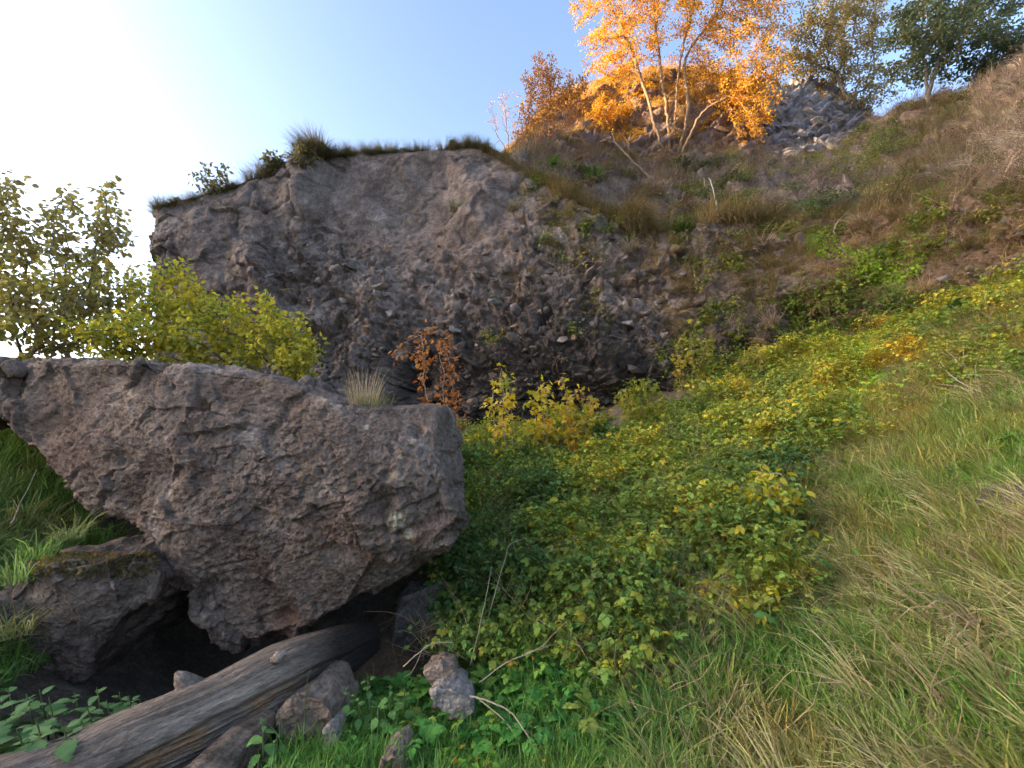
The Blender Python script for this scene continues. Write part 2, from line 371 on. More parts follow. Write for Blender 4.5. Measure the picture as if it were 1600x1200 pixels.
disp = (.6 * fbm(CG, .33, 3, 11) + .22 * fbm(CG, 1.0, 4, 21) * (1 - .5 * calm) + .035 * fbm(CG, 5, 4, 22)
        + (.16 + .16 * rub) * (1 - .6 * calm) * facet(ST, 1.1, 5) + (.05 + .11 * rub) * (1 - .5 * calm) * facet(ST, 2.6, 8) + (.025 + .075 * rub) * facet(CG, 6.5, 18) + (.01 + .03 * rub) * facet(CG, 14, 19)
        + .04 * fbm(ST, 2.4, 4, 31, .6, True) - .10 * rub * sstep(.55, .95, fbm(CG, 1.7, 3, 34, .5, True)))
disp *= sstep(0, .03, np.linspace(0, 1, NV))[None, :] * (1 - .6 * sstep(.97, 1, np.linspace(0, 1, NV)))[None, :]
w1, w2, _ = worley(CG + .3 * np.stack([fbm(CG, 1.5, 3, 151), fbm(CG, 1.5, 3, 152), fbm(CG, 1.5, 3, 153)], -1), .75, 77)
disp -= .14 * np.exp(-((w2 - w1) / .045) ** 2) * sstep(-.15, .2, fbm(CG, .5, 2, 154))        # joints
v1, v2, _ = worley(CG * np.array([1, 1, .7]), 2.1, 78); disp -= .05 * np.exp(-((v2 - v1) / .05) ** 2) * sstep(0, .3, fbm(CG, .8, 2, 155))
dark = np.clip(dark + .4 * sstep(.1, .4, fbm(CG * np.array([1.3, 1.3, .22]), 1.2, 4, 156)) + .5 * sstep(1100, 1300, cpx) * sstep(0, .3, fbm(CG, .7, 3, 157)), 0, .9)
# an undercut along the foot of the middle and a few hollows
disp -= .45 * sstep(560, 640, cpx) * (1 - sstep(1000, 1100, cpx)) * sstep(540, 620, cpy)
for hx, hy, hr, hd in ((505, 545, 30, .7), (640, 585, 26, .8), (860, 490, 26, .4), (1270, 520, 40, .6), (1240, 590, 30, .4), (1170, 560, 26, .5), (660, 350, 40, .3), (800, 440, 30, .3)):
    disp -= hd * np.exp(-((cpx - hx) ** 2 + (cpy - hy) ** 2) / hr ** 2)
for hx, hy, hr, hd in ((585, 460, 55, .45), (470, 300, 45, .4), (740, 300, 60, .4), (400, 420, 50, .35)):
    disp += hd * np.exp(-((cpx - hx) ** 2 / (hr * .6) ** 2 + (cpy - hy) ** 2 / hr ** 2))
CD = CG + nrm * disp[..., None]
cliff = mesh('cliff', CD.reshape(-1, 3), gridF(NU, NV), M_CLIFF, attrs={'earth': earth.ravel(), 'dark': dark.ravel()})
tag(cliff, 'tall shaded quarry cliff of grey brown rubbly rock', 'cliff', kind='structure')

# hillside above the lip
CD[:, -8:, 2] += (.22 * fbm(CD[:, -1] * np.array([1, 1, 0]), .9, 4, 66))[:, None] * np.linspace(0, 1, 8)[None, :]
setz = CD.reshape(-1, 3); cliff.data.vertices.foreach_set('co', setz.astype(np.float32).ravel()); cliff.data.update()
def lipw(i, *offs):
    p = CD[np.argmin(np.abs(ut - i)), -1]; return [wpt(p, .04, -.10)] + [wpt(p, dy, dz, dx) for dx, dy, dz in offs]
HN = []
for i in range(9):
    HN.append(lipw(i, (.25 if i < 3 else 0, .5, .10), (.6 if i < 3 else 0, 1.7, .28), (1.0 if i < 3 else .3, 3.6, .1), (1.5, 8, -.8)))
for i, rows in ((9, [(262, 13.4), (248, 14.8), (238, 16.8), (250, 22)]), (10, [(300, 12.6), (275, 14.2), (246, 17), (250, 22)]), (11, [(335, 12.3), (300, 14), (255, 17.5), (255, 22)]),
                (12, [(325, 12.0), (290, 14), (248, 17.5), (255, 22)]), (13, [(318, 11.4), (286, 13.6), (258, 17), (270, 22)]), (14, [(308, 11.0), (276, 13.2), (252, 16.6), (268, 22)]),
                (15, [(290, 10.4), (238, 12.6), (190, 14.4), (200, 22)]), (16, [(272, 9.6), (215, 11.6), (162, 13.6), (170, 21)]), (17, [(228, 8.4), (165, 10.0), (98, 12.2), (105, 20)]), (18, [(150, 6.6), (80, 8), (20, 10), (40, 18)])):
    HN.append(lipw(i)[:1] + [un(CL[i][0], py, Y) for py, Y in rows])
HG = patch(HN, 520, 190); hn = gnormals(HG); hn *= np.sign(hn[..., 2:3] + 1e-6)
hv = np.linspace(0, 1, 190)[None, :]
HG2 = HG + hn * ((.42 * fbm(HG, .7, 4, 61) + .40 * facet(HG, 1.0, 64) + .20 * facet(HG, 2.6, 65) + .08 * fbm(HG, 3, 4, 62)) * sstep(0, .12, hv) + .10 * fbm(HG, 1.6, 2, 63))[..., None]
hpx, hpy, _ = proj(HG2)
hillside = mesh('hillside', HG2.reshape(-1, 3), gridF(520, 190), M_TURF, attrs={'earth': (sstep(1250, 1500, hpx) * .8).ravel()})
tag(hillside, 'overgrown slope above the cliff lip', 'hillside', kind='structure')

# rocky knoll behind the golden tree
KN = []
for px, top in ((755, 262), (790, 240), (830, 205), (875, 168), (935, 133), (1000, 119), (1065, 117), (1150, 124), (1215, 138), (1270, 141), (1320, 155), (1352, 185), (1385, 225), (1420, 270)):
    s = max(0, (270 - top) / 150)
    KN.append([un(px, 300, 17.0 + (.8 if px > 1300 else 0)), un(px, 262, 17.2 + (1 - s) * 1.2), un(px, 262 - .62 * (262 - top), 17.9 + (1 - s) * .8), un(px, top, 19.2 + .6 * s), un(px, top + 20, 22.5), un(px, top + 70, 27)])
KG = patch(KN, 360, 190); kn = gnormals(KG); kn *= np.sign(-(kn * (KG - np.array([0, 0, EYE]))).sum(-1, keepdims=True)[:, 30:31])
kpx, kpy, _ = proj(KG)
c_, s_ = math.cos(.5), math.sin(.5)
KS = KG @ np.array([[c_, 0, s_], [0, 1, 0], [-s_, 0, c_]]).T * np.array([.8, 1, 3.2])
KG2 = KG + kn * (1.0 * fbm(KG, .42, 4, 71) + .42 * facet(KS, .9, 4) + .22 * facet(KS, 2.2, 6) + .10 * fbm(KG, 3, 4, 74))[..., None]
knoll = mesh('rocky_knoll', KG2.reshape(-1, 3), gridF(360, 190), M_SLATE,
             attrs={'earth': (.8 * (1 - sstep(1130, 1220, kpx + 30 * fbm(KG, .6, 3, 75)))).ravel(), 'lichen': (.8 * sstep(.0, .3, fbm(KG, 1.2, 4, 76) + .7 * sstep(60, 10, kpy - 118) * 0) * (1 - sstep(1000, 1250, kpx))).ravel()})
tag(knoll, 'rocky knoll of slaty grey scree behind the golden tree', 'knoll', kind='structure')

# far ridge, unseen, added to keep the pit in shade
hw = np.linspace(0, 1, 34)[None, :]
hy_ = np.r_[np.linspace(-420, -30, 60), np.linspace(-28, -6, 40), np.linspace(0, 95, 30)][:, None]; hx_ = -190 - hw * 140
hh = (68.2 + 4.2 * sstep(-16.2, -18.6, hy_)) * sstep(-420, -330, hy_) * sstep(95, 45, hy_) * np.sin(hw * math.pi) ** .8
hp = np.stack([hx_ + 0 * hy_, hy_ + 0 * hx_, 1.2 + hh], -1)
shade_hill = mesh('shade_hill', hp.reshape(-1, 3), gridF(130, 34), M_TURF, attrs={'earth': np.zeros(4420)}); tag(shade_hill, 'unseen grassy ridge added to shade the pit', 'shade_hill', kind='structure')

def bvh(o):
    me = o.data; v = np.empty(len(me.vertices) * 3, np.float32); me.vertices.foreach_get('co', v)
    f = np.empty(len(me.loops), np.int32); me.loops.foreach_get('vertex_index', f)
    return BVHTree.FromPolygons(v.reshape(-1, 3).tolist(), f.reshape(-1, 4).tolist())
BV = {'ground': bvh(ground), 'cliff': bvh(cliff), 'hillside': bvh(hillside), 'knoll': bvh(knoll)}
def hit(px, py, which=('ground', 'cliff', 'hillside', 'knoll')):
    best = None
    for w in which:
        loc, n, i, d = BV[w].ray_cast(Vector((0, 0, EYE)), ray(px, py), 400)
        if loc is not None and (best is None or d < best[2]):
            if n.dot(ray(px, py)) > 0: n = -n
            best = (np.array(loc), np.array(n), d)
    return best if best else (un(px, py, 12.0), np.array([0, -1, 0.]), None)
def drop(x, y):
    loc, n, i, d = BV['ground'].ray_cast(Vector((x, y, 50)), Vector((0, 0, -1)))
    return np.array(loc) if loc is not None else np.array([x, y, 0.])
# ------------------------------------------------------------------ boulders, log, loose stones
def vnormals(o):
    n = np.empty(len(o.data.vertices) * 3, np.float32); o.data.vertices.foreach_get('normal', n); return n.reshape(-1, 3).astype(float)
def vco(o):
    v = np.empty(len(o.data.vertices) * 3, np.float32); o.data.vertices.foreach_get('co', v); return v.reshape(-1, 3).astype(float)
def setco(o, V): o.data.vertices.foreach_set('co', np.asarray(V, np.float32).ravel()); o.data.update()
def setattr_(o, k, a):
    at = o.data.attributes.get(k) or o.data.attributes.new(k, 'FLOAT', 'POINT'); at.data.foreach_set('value', np.asarray(a, np.float32))

def outline_rock(name, outline, centre, yfun, depth, nt, nf, ns, mat, shrink=.3, edge=.12, parent=None, rnd=.9):
    """closed rock whose front has the given outline (photo px), rounded rim, real depth behind"""
    O = np.asarray(outline, float); c = np.asarray(centre, float)
    O = np.r_[O, O[:1]]; seg = np.r_[0, np.cumsum(np.hypot(*np.diff(O, axis=0).T))]
    t = np.linspace(0, seg[-1], nt, endpoint=False)
    op = np.stack([np.interp(t, seg, O[:, 0]), np.interp(t, seg, O[:, 1])], -1)
    k = np.ones(5) / 5; pad = np.r_[op[-2:], op, op[:2]]
    op = np.stack([np.convolve(pad[:, 0], k, 'valid'), np.convolve(pad[:, 1], k, 'valid')], -1)
    r = np.linspace(0.01, 1, nf) ** .8
    fp = c + (op[:, None] - c) * r[None, :, None]
    Yb = yfun(fp[..., 0], fp[..., 1]) + edge * np.clip((r - rnd) / (1 - rnd), 0, 1)[None, :] ** 2.5
    Fg = un(fp[..., 0], fp[..., 1], Yb)
    rim = Fg[:, -1]; cw = rim.mean(0)
    tt = np.linspace(0, 1, ns + 1)[1:]
    S = rim[:, None] + np.array([0, 1, 0]) * (tt * depth)[None, :, None]
    sh = shrink * tt ** 2.2
    cx = np.array([cw[0], 0, cw[2]])
    S = S + (np.array([cw[0], 0, cw[2]]) - S * np.array([1, 0, 1])) * sh[None, :, None] * np.array([1, 0, 1])
    bt = np.linspace(0, 1, 12)[1:]
    last = S[:, -1]; bc = last.mean(0) + np.array([0, .15, 0])
    Bk = last[:, None] + (bc - last)[:, None] * (bt * .98)[None, :, None]
    A = np.concatenate([Fg, S, Bk], 1); n0, n1 = A.shape[:2]
    i = np.arange(n0)[:, None]; j = np.arange(n1 - 1)[None, :]; i2 = (i + 1) % n0
    F = np.stack([i * n1 + j, i * n1 + j + 1, i2 * n1 + j + 1, i2 * n1 + j], -1).reshape(-1, 4)
    V = A.reshape(-1, 3)
    # close the two small centre holes
    V = np.r_[V, [Fg[:, 0].mean(0)], [Bk[:, -1].mean(0)]]; ii = np.arange(n0)
    F3 = np.r_[np.stack([np.full(n0, len(V) - 2), ii * n1, ((ii + 1) % n0) * n1], -1), np.stack([np.full(n0, len(V) - 1), ((ii + 1) % n0) * n1 + n1 - 1, ii * n1 + n1 - 1], -1)]
    return mesh(name, V, [F, F3], mat, parent)

BO = [(24, 575), (60, 564), (150, 560), (215, 563), (262, 570), (300, 566), (360, 577), (410, 582), (450, 596), (490, 612), (530, 622), (560, 630), (610, 632), (665, 629), (692, 633),
      (697, 650), (693, 700), (702, 750), (712, 800), (714, 850), (706, 872), (672, 888), (640, 905), (605, 928), (575, 940), (545, 956), (510, 966), (478, 980), (462, 1001), (445, 990), (425, 994), (405, 1004), (380, 1002), (358, 998),
      (338, 980), (316, 966), (314, 945), (300, 915), (272, 905), (262, 890), (245, 872), (232, 850), (215, 832), (180, 815), (140, 795), (108, 765), (78, 735), (45, 695), (20, 668), (12, 640), (18, 605)]
def yb(px, py):
    return (2.95 + .22 * sstep(760, 560, py) + .30 * sstep(800, 1005, py) - .10 * np.exp(-((px - 560) / 140) ** 2) + .55 * sstep(300, 0, px)
            + .10 * sstep(500, 640, px) * sstep(700, 620, py))
boulder = outline_rock('boulder', BO, (400, 765), yb, 2.3, 780, 230, 70, M_BOULDER, .28, .10, rnd=.945)
V = vco(boulder); N0 = vnormals(boulder)
if (N0[0] @ np.array([0, 1, 0])) > 0: boulder.data.flip_normals(); N0 = -N0
bpx, bpy_, _ = proj(V)
W = V + .08 * np.stack([fbm(V, 3, 2, 1), fbm(V, 3, 2, 2), fbm(V, 3, 2, 3)], -1)
BT = V @ np.array([[math.cos(.25), 0, math.sin(.25)], [0, 1, 0], [-math.sin(.25), 0, math.cos(.25)]]).T * np.array([1, 1, 1.35])
amp = sstep(-.2, .25, fbm(V, 1.1, 3, 17) + .25 * sstep(450, 650, bpx) * sstep(680, 800, bpy_))
d = (.10 * fbm(V, 1.1, 3, 4) + .10 * facet(V, 1.0, 3, .06) + .045 * facet(BT, 2.6, 6, .1) + .020 * (.25 + amp) * facet(BT, 8, 7) + .012 * (.3 + amp) * facet(BT, 19, 9)
     + .022 * fbm(BT, 6, 4, 5, .6) + .014 * fbm(V, 26, 3, 8, .65))
c1, c2, _ = worley(V + .12 * np.stack([fbm(V, 2.5, 3, 61), fbm(V, 2.5, 3, 62), fbm(V, 2.5, 3, 63)], -1), 1.25, 64)
d -= .035 * np.exp(-((c2 - c1) / .018) ** 2) * sstep(.12, .35, fbm(V, 1.3, 2, 65))
m1, m2, mr = worley(V, 16, 12)
m3, _, mq = worley(V, 30, 13)
d -= .030 * np.exp(-(m1 / .24) ** 2) * (mr > .70) + .013 * np.exp(-(m3 / .3) ** 2) * (mq > .5)                       # small vesicles
for hx, hy, hr, hd in ((652, 668, 9, .09), (311, 630, 9, .06), (300, 680, 13, .07), (606, 742, 9, .06), (490, 795, 7, .05), (270, 605, 5, .04), (190, 720, 14, .05), (375, 672, 6, .04), (610, 700, 5, .03),
                       (345, 620, 5, .03), (420, 735, 7, .04), (560, 690, 5, .04), (450, 965, 14, .06), (255, 735, 30, .05), (230, 740, 30, .04), (600, 790, 20, .06), (520, 870, 18, .04), (400, 800, 22, .05)):
    d -= hd * np.exp(-(((bpx - hx) ** 2 + (bpy_ - hy) ** 2) / hr ** 2) ** 1.5)
d = np.clip(d, -.18, .18) * (1 - .55 * sstep(540, 620, bpx) * sstep(690, 640, bpy_))
setco(boulder, V + N0 * d[:, None])
q1 = fbm(V, 3.2, 4, 15); q2 = fbm(V, 4.0, 4, 16)
pale = .75 * sstep(.18, .3, q1) * np.exp(-(((bpx - 610) / 60) ** 2 + ((bpy_ - 810) / 70) ** 2)) + .35 * sstep(.1, .4, q2) * np.exp(-(((bpx - 410) / 80) ** 2 + ((bpy_ - 730) / 60) ** 2))
for hx, hy, hr in ((621, 812, 13), (640, 835, 8), (572, 664, 4), (625, 714, 4), (686, 662, 3)): pale = np.maximum(pale, np.exp(-(((bpx - hx) ** 2 + (bpy_ - hy) ** 2) / hr ** 2) ** 2))
red = np.zeros(len(V))
for hx, hy, hr, w in ((448, 968, 22, .8), (578, 872, 9, 1), (310, 634, 10, .8), (660, 835, 18, .5), (100, 700, 60, .3), (520, 830, 40, .3)): red = np.maximum(red, w * np.exp(-(((bpx - hx) ** 2 + (bpy_ - hy) ** 2) / hr ** 2) ** 1.2))
setattr_(boulder, 'pale', np.clip(pale, 0, 1)); setattr_(boulder, 'red', np.clip(red + .25 * sstep(.15, .4, q2), 0, 1))
tag(boulder, 'huge pitted brown grey boulder overhanging and resting on the log', 'boulder')

def roughen(o, a=(.05, .03, .012), s=(2.5, 7, 22), seed=0, pits=None):
    V = vco(o); n = vnormals(o)
    sgn = np.sign(((V - V.mean(0)) * n).sum(-1).mean())
    if sgn < 0: o.data.flip_normals(); n = -n
    d = a[0] * fbm(V, s[0], 3, seed) + a[0] * 1.3 * facet(V, s[0] * .9, seed + 1) + a[1] * .8 * fbm(V, s[1], 4, seed + 3, .55) + a[1] * 1.2 * facet(V, s[1], seed + 9) + a[2] * fbm(V, s[2], 3, seed + 6)
    setco(o, V + n * d[:, None]); return o
for k in ('pale', 'red'): pass
prop = outline_rock('propping_rock', [(10, 900), (70, 884), (150, 872), (215, 852), (246, 868), (256, 900), (246, 930), (215, 950), (195, 972), (178, 998), (150, 1025), (132, 1060), (110, 1095), (60, 1115), (5, 1110), (-10, 1000)], (115, 975),
                    lambda x, y: 2.75 + .25 * sstep(900, 1100, y) + .2 * sstep(120, 260, x), 1.3, 320, 90, 40, M_BOULDER, .2, .12)
roughen(prop, seed=21); setattr_(prop, 'pale', np.zeros(len(prop.data.vertices))); setattr_(prop, 'red', np.maximum(.25 * sstep(1000, 1070, proj(vco(prop))[1]), .0 * sstep(906, 890, proj(vco(prop))[1] + 14 * fbm(vco(prop), 6, 3, 2))))
tag(prop, 'rounded rock under the left end of the big boulder beside nettles', 'rock')
corner = outline_rock('mossy_rock', [(-60, 560), (-10, 562), (20, 566), (32, 580), (26, 610), (20, 640), (0, 655), (-40, 660), (-80, 640)], (-20, 610), lambda x, y: 3.75 + 0 * x, .9, 200, 50, 25, M_BOULDER, .2, .15)
roughen(corner, (.12, .05, .015), seed=31); setattr_(corner, 'pale', .0 * np.ones(len(corner.data.vertices))); setattr_(corner, 'red', np.zeros(len(corner.data.vertices)))
tag(corner, 'pale mossy rock peeping out behind the upper corner of the boulder', 'rock')
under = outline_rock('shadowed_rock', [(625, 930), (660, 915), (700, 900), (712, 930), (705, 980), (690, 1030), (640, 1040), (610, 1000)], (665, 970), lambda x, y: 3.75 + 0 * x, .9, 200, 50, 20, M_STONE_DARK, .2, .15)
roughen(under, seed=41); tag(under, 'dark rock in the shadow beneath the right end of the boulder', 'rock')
buried = outline_rock('half_buried_rock', [(430, 1120), (450, 1098), (480, 1085), (505, 1092), (520, 1110), (525, 1150), (470, 1170), (430, 1150)], (478, 1125), lambda x, y: 2.38 + 0 * x, .4, 200, 50, 20, M_STONE_BROWN, .2, .08)
roughen(buried, (.02, .015, .006), (5, 12, 40), 43); tag(buried, 'brown half buried rock tucked under the right part of the log', 'rock')

stone_a = outline_rock('stone', [(660, 1050), (672, 1042), (690, 1038), (708, 1043), (714, 1058), (710, 1072), (690, 1078), (674, 1072)], (688, 1058), lambda x, y: 2.72 + 0 * x, .17, 140, 40, 16, M_STONE_BROWN, .25, .05)
roughen(stone_a, (.012, .010, .005), (9, 22, 60), 51); tag(stone_a, 'lumpy pinkish stone sitting on a flatter stone in the grass', 'stone')
stone_b = outline_rock('stone', [(672, 1078), (690, 1074), (715, 1080), (735, 1092), (742, 1112), (730, 1124), (700, 1118), (678, 1105)], (706, 1098), lambda x, y: 2.55 + 0 * x, .22, 140, 40, 16, M_STONE, .25, .05)
roughen(stone_b, (.012, .008, .004), (9, 22, 60), 52); tag(stone_b, 'flat ridged grey stone under the lumpy pinkish stone', 'stone')
stone_c = outline_rock('stone', [(585, 1205), (598, 1185), (612, 1178), (630, 1188), (642, 1215), (610, 1240), (585, 1230)], (612, 1208), lambda x, y: 2.1 + 0 * x, .2, 140, 40, 16, M_STONE_BROWN, .25, .05)
roughen(stone_c, (.012, .012, .005), (9, 22, 60), 53); tag(stone_c, 'small brown stone poking out of the grass at the bottom edge', 'stone')
stone_d = outline_rock('stone', [(505, 1140), (514, 1132), (524, 1138), (527, 1155), (522, 1172), (508, 1170)], (515, 1152), lambda x, y: 2.28 + 0 * x, .1, 120, 30, 12, M_STONE, .25, .03)
roughen(stone_d, (.006, .006, .003), (12, 30, 60), 54); tag(stone_d, 'narrow pale stone upright in the grass near the log', 'stone')
stone_e = outline_rock('stone', [(1572, 795), (1590, 772), (1620, 760), (1650, 790), (1630, 825), (1585, 825)], (1608, 795), lambda x, y: 2.95 + 0 * x, .35, 140, 40, 16, M_STONE_DARK, .25, .08)
roughen(stone_e, (.02, .02, .006), (7, 16, 50), 55); tag(stone_e, 'dark grey stone bedded in the dry grass bank at the edge', 'stone')

# the log
M_KNOT = rock_mat('grey_knot_wood', [(.25, (.14, .105, .08)), (.5, (.29, .225, .175)), (.75, (.47, .38, .30))], 5, 1.0, 50)
def tube_path(P, R, nseg, nlen, seed=0):
    P = np.asarray(P, float); t = np.linspace(0, len(P) - 1, nlen)
    C = catmull(P, t); r = np.interp(t, np.arange(len(P)), R)
    T = np.gradient(C, axis=0); T /= np.linalg.norm(T, axis=1, keepdims=True)
    up = np.array([0, 0, 1.]); S = np.cross(T, up); S /= np.linalg.norm(S, axis=1, keepdims=True); U = np.cross(S, T)
    a = np.linspace(0, 2 * np.pi, nseg, endpoint=False)
    return C, r, T, S, U, a
LP = [un(-130, 1290, 1.75), un(60, 1238, 1.95), un(220, 1172, 2.15), un(340, 1118, 2.38), un(440, 1064, 2.66), un(530, 1022, 3.05), un(575, 1002, 3.4)]
LR = [.165, .17, .18, .185, .205, .175, .12]
nl, na = 420, 220
C, r, T, S, U, a = tube_path(LP, LR, na, nl)
ca, sa = np.cos(a)[None, :], np.sin(a)[None, :]
tt = np.linspace(0, 1, nl)[:, None]
Q = np.stack([np.broadcast_to(tt * 1.1, (nl, na)), ca * .55 + 0 * tt, sa * .55 + 0 * tt], -1)
RR = r[:, None] * (1 + .16 * fbm(Q, 2.2, 3, 101) + .05 * fbm(Q * np.array([.8, 3, 3]), 3, 5, 102, .6))
crk = fbm(Q * np.array([1.2, 9, 9]), 1.6, 3, 103, .6, True); low = sstep(.52, .30, sa + .45 * fbm(Q * np.array([1, 1, 1]), 2.2, 3, 105) + .25 * sstep(.45, .05, tt))   # the split lower flank
RR += r[:, None] * (-.03 * sstep(.5, .9, crk) - low * (.10 + .12 * fbm(Q * np.array([1, 10, 10]), 1.3, 4, 104, .6, True)) - .10 * np.exp(-((low - .5) / .25) ** 2))
ta = (a - math.radians(68)); ta = (ta + np.pi) % (2 * np.pi) - np.pi
LG = C[:, None] + (S[:, None] * ca[..., None] + U[:, None] * sa[..., None]) * RR[..., None]
V = LG.reshape(-1, 3); i = np.arange(nl - 1)[:, None]; j = np.arange(na)[None, :]; j2 = (j + 1) % na
F = np.stack([i * na + j, i * na + j2, (i + 1) * na + j2, (i + 1) * na + j], -1).reshape(-1, 4)
V = np.r_[V, [C[0]], [C[-1] + T[-1] * .05]]; jj = np.arange(na)
F3 = np.r_[np.stack([np.full(na, len(V) - 2), (jj + 1) % na, jj], -1), np.stack([np.full(na, len(V) - 1), (nl - 1) * na + jj, (nl - 1) * na + (jj + 1) % na], -1)]
# local frame with x along the log so that the grain follows it
ax = (LP[-1] - LP[0]); ax = ax / np.linalg.norm(ax); sx = np.cross(np.array([0, 0, 1.]), ax); sx /= np.linalg.norm(sx); ux = np.cross(ax, sx)
from mathutils import Matrix
ML = Matrix(np.c_[np.c_[ax, sx, ux], LP[2]].tolist() + [[0, 0, 0, 1]])
Vl = (V - LP[2]) @ np.c_[ax, sx, ux]
lpx, lpy, _ = proj(V)
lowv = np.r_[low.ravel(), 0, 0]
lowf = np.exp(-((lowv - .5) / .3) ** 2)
black = np.clip(.8 * sstep(460, 520, lpx) + .5 * sstep(420, 500, lpx) * sstep(.6, .2, np.r_[(sa + 0 * tt).ravel(), 0, 0]) + .7 * sstep(.5, .85, np.r_[crk.ravel(), 0, 0]) * (.2 + .8 * lowv) + .45 * lowf + .35 * sstep(.15, .4, fbm(V, 3.5, 4, 107)) * (lpx > 300) * 0, 0, 1)  # cracks, plus the shade under the boulder painted onto the log's far end
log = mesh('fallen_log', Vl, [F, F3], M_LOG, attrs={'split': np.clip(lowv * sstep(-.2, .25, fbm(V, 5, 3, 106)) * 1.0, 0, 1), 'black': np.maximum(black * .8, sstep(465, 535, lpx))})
log.matrix_world = ML; tag(log, 'weathered grey barkless log wedged under the big boulder', 'log')
def limb(name, pts, rads, mat, parent, seed=0, ns=40, nn=30, rel=.18):
    C, r, T, S, U, a = tube_path(pts, rads, nn, ns); ca, sa = np.cos(a)[None], np.sin(a)[None]
    Q = np.stack([np.broadcast_to(np.linspace(0, 1, ns)[:, None], (ns, nn)), ca + 0 * r[:, None], sa + 0 * r[:, None]], -1)
    RR = r[:, None] * (1 + rel * fbm(Q, 1.6, 4, seed, .6))
    V = (C[:, None] + (S[:, None] * ca[..., None] + U[:, None] * sa[..., None]) * RR[..., None]).reshape(-1, 3)
    i = np.arange(ns - 1)[:, None]; j = np.arange(nn)[None, :]; j2 = (j + 1) % nn
    F = np.stack([i * nn + j, i * nn + j2, (i + 1) * nn + j2, (i + 1) * nn + j], -1).reshape(-1, 4)
    V = np.r_[V, [C[0]], [C[-1]]]; jj = np.arange(nn)
    F3 = np.r_[np.stack([np.full(nn, len(V) - 2), (jj + 1) % nn, jj], -1), np.stack([np.full(nn, len(V) - 1), (ns - 1) * nn + jj, (ns - 1) * nn + (jj + 1) % nn], -1)]
    return V, [F, F3]
def toloc(V): return (V - LP[2]) @ np.c_[ax, sx, ux]
V, F = limb('knot', [un(335, 1130, 2.38), un(310, 1098, 2.36), un(294, 1074, 2.35), un(283, 1060, 2.34), un(275, 1050, 2.34)], [.13, .09, .055, .036, .008], None, None, 7, 50, 40, .55)
knot = mesh('knot', toloc(V), F, M_KNOT, log); knot['label'] = 'bleached grey stump of a broken branch'
V, F = limb('scar', [un(424, 1032, 2.50), un(436, 1026, 2.495), un(448, 1020, 2.51)], [.012, .030, .01], None, None, 9, 20, 20, .3)
scar = mesh('branch_scar', toloc(V), F, M_KNOT, log); scar['label'] = 'pale round branch scar'
# broken slab of wood lying below the log
V, F = limb('slab', [un(255, 1265, 1.98), un(320, 1215, 2.1), un(375, 1165, 2.24), un(420, 1125, 2.42)], [.07, .095, .09, .05], None, None, 13, 90, 60, .45)
slab = mesh('wood_slab', V, F, M_LOG); setattr_(slab, 'split', .25 * np.ones(len(V))); setattr_(slab, 'black', .65 * sstep(-.1, .3, fbm(V, 6, 3, 14)))
tag(slab, 'dark rotten slab of wood lying under the log at the bottom edge', 'wood')

# ------------------------------------------------------------------ stones bedded in the cliff, knoll scree
def rock_proto(seed, flat=1.0, n=16, elong=1.0):
    rs = np.random.default_rng(seed); p = rs.normal(size=(n, 3)); p /= np.linalg.norm(p, axis=1, keepdims=True); p *= rs.uniform(.75, 1.05, (n, 1)); p *= np.array([elong, 1, flat])
    bm = bmesh.new()
    for v in p: bm.verts.new(v)
    bmesh.ops.convex_hull(bm, input=bm.verts); bmesh.ops.delete(bm, geom=[v for v in bm.verts if not v.link_faces], context='VERTS')
    bmesh.ops.triangulate(bm, faces=bm.faces)
    me = bpy.data.meshes.new('stone'); bm.to_mesh(me); bm.free(); me.update(); return me
def mats(me, m): c = me.copy(); c.materials.clear(); c.materials.append(m); return c
base_protos = [rock_proto(100 + k, [.55, .7, .45, .8, .35, .6, .5, .75][k], 15 + k % 4, [1, 1.3, 1.1, 1, 1.5, 1.2, 1.6, 1][k]) for k in range(8)]
PROT = {'g': [mats(m, M_STONE) for m in base_protos], 'd': [mats(m, M_STONE_DARK) for m in base_protos], 'b': [mats(m, M_STONE_BROWN) for m in base_protos], 's': [mats(m, M_SLATE) for m in base_protos], 'c': [mats(m, M_CLIFF) for m in base_protos]}
for v in PROT.values():
    for me in v:
        for k in ('earth', 'dark', 'lichen'):
            a = me.attributes.new(k, 'FLOAT', 'POINT')
from mathutils import Euler
def bed_stone(name, parent, px, py, size, kind, which, rot=None, sink=.3):
    p, n, d = hit(px, py, which)
    if d is None: return None
    o = bpy.data.objects.new(name, random.choice(PROT[kind])); col.objects.link(o); o.parent = parent
    o.location = p - n * size * sink
    o.rotation_euler = rot or (random.uniform(-.6, .6), random.uniform(-.6, .6), random.uniform(0, 6.28))
    o.scale = (size * random.uniform(.8, 1.25), size * random.uniform(.7, 1.1), size * random.uniform(.75, 1.2)); return o
k = 0
for (px, py, s) in [(893, 472, .13), (935, 457, .12), (912, 500, .13), (985, 515, .28), (965, 490, .11), (938, 498, .10), (845, 485, .20), (718, 458, .22), (700, 480, .16), (610, 485, .26), (583, 460, .2), (556, 415, .30), (480, 380, .30), (500, 440, .16),
                    (520, 425, .22), (470, 410, .2), (455, 430, .17), (540, 470, .18), (560, 500, .16), (505, 470, .2), (425, 430, .14), (395, 420, .2), (1115, 440, .18), (1170, 455, .10), (1165, 432, .08), (1205, 440, .08), (1060, 480, .12), (1020, 495, .14), (875, 430, .08), (866, 442, .07),
                    (740, 430, .12), (775, 440, .13), (800, 425, .12), (770, 465, .16), (1478, 437, .16), (630, 555, .32), (600, 545, .2), (570, 540, .25), (650, 520, .2), (820, 430, .10), (1250, 455, .1), (1328, 430, .12)]:
    bed_stone('stone', cliff, px, py, s, random.choice('gggd'), ('cliff',))
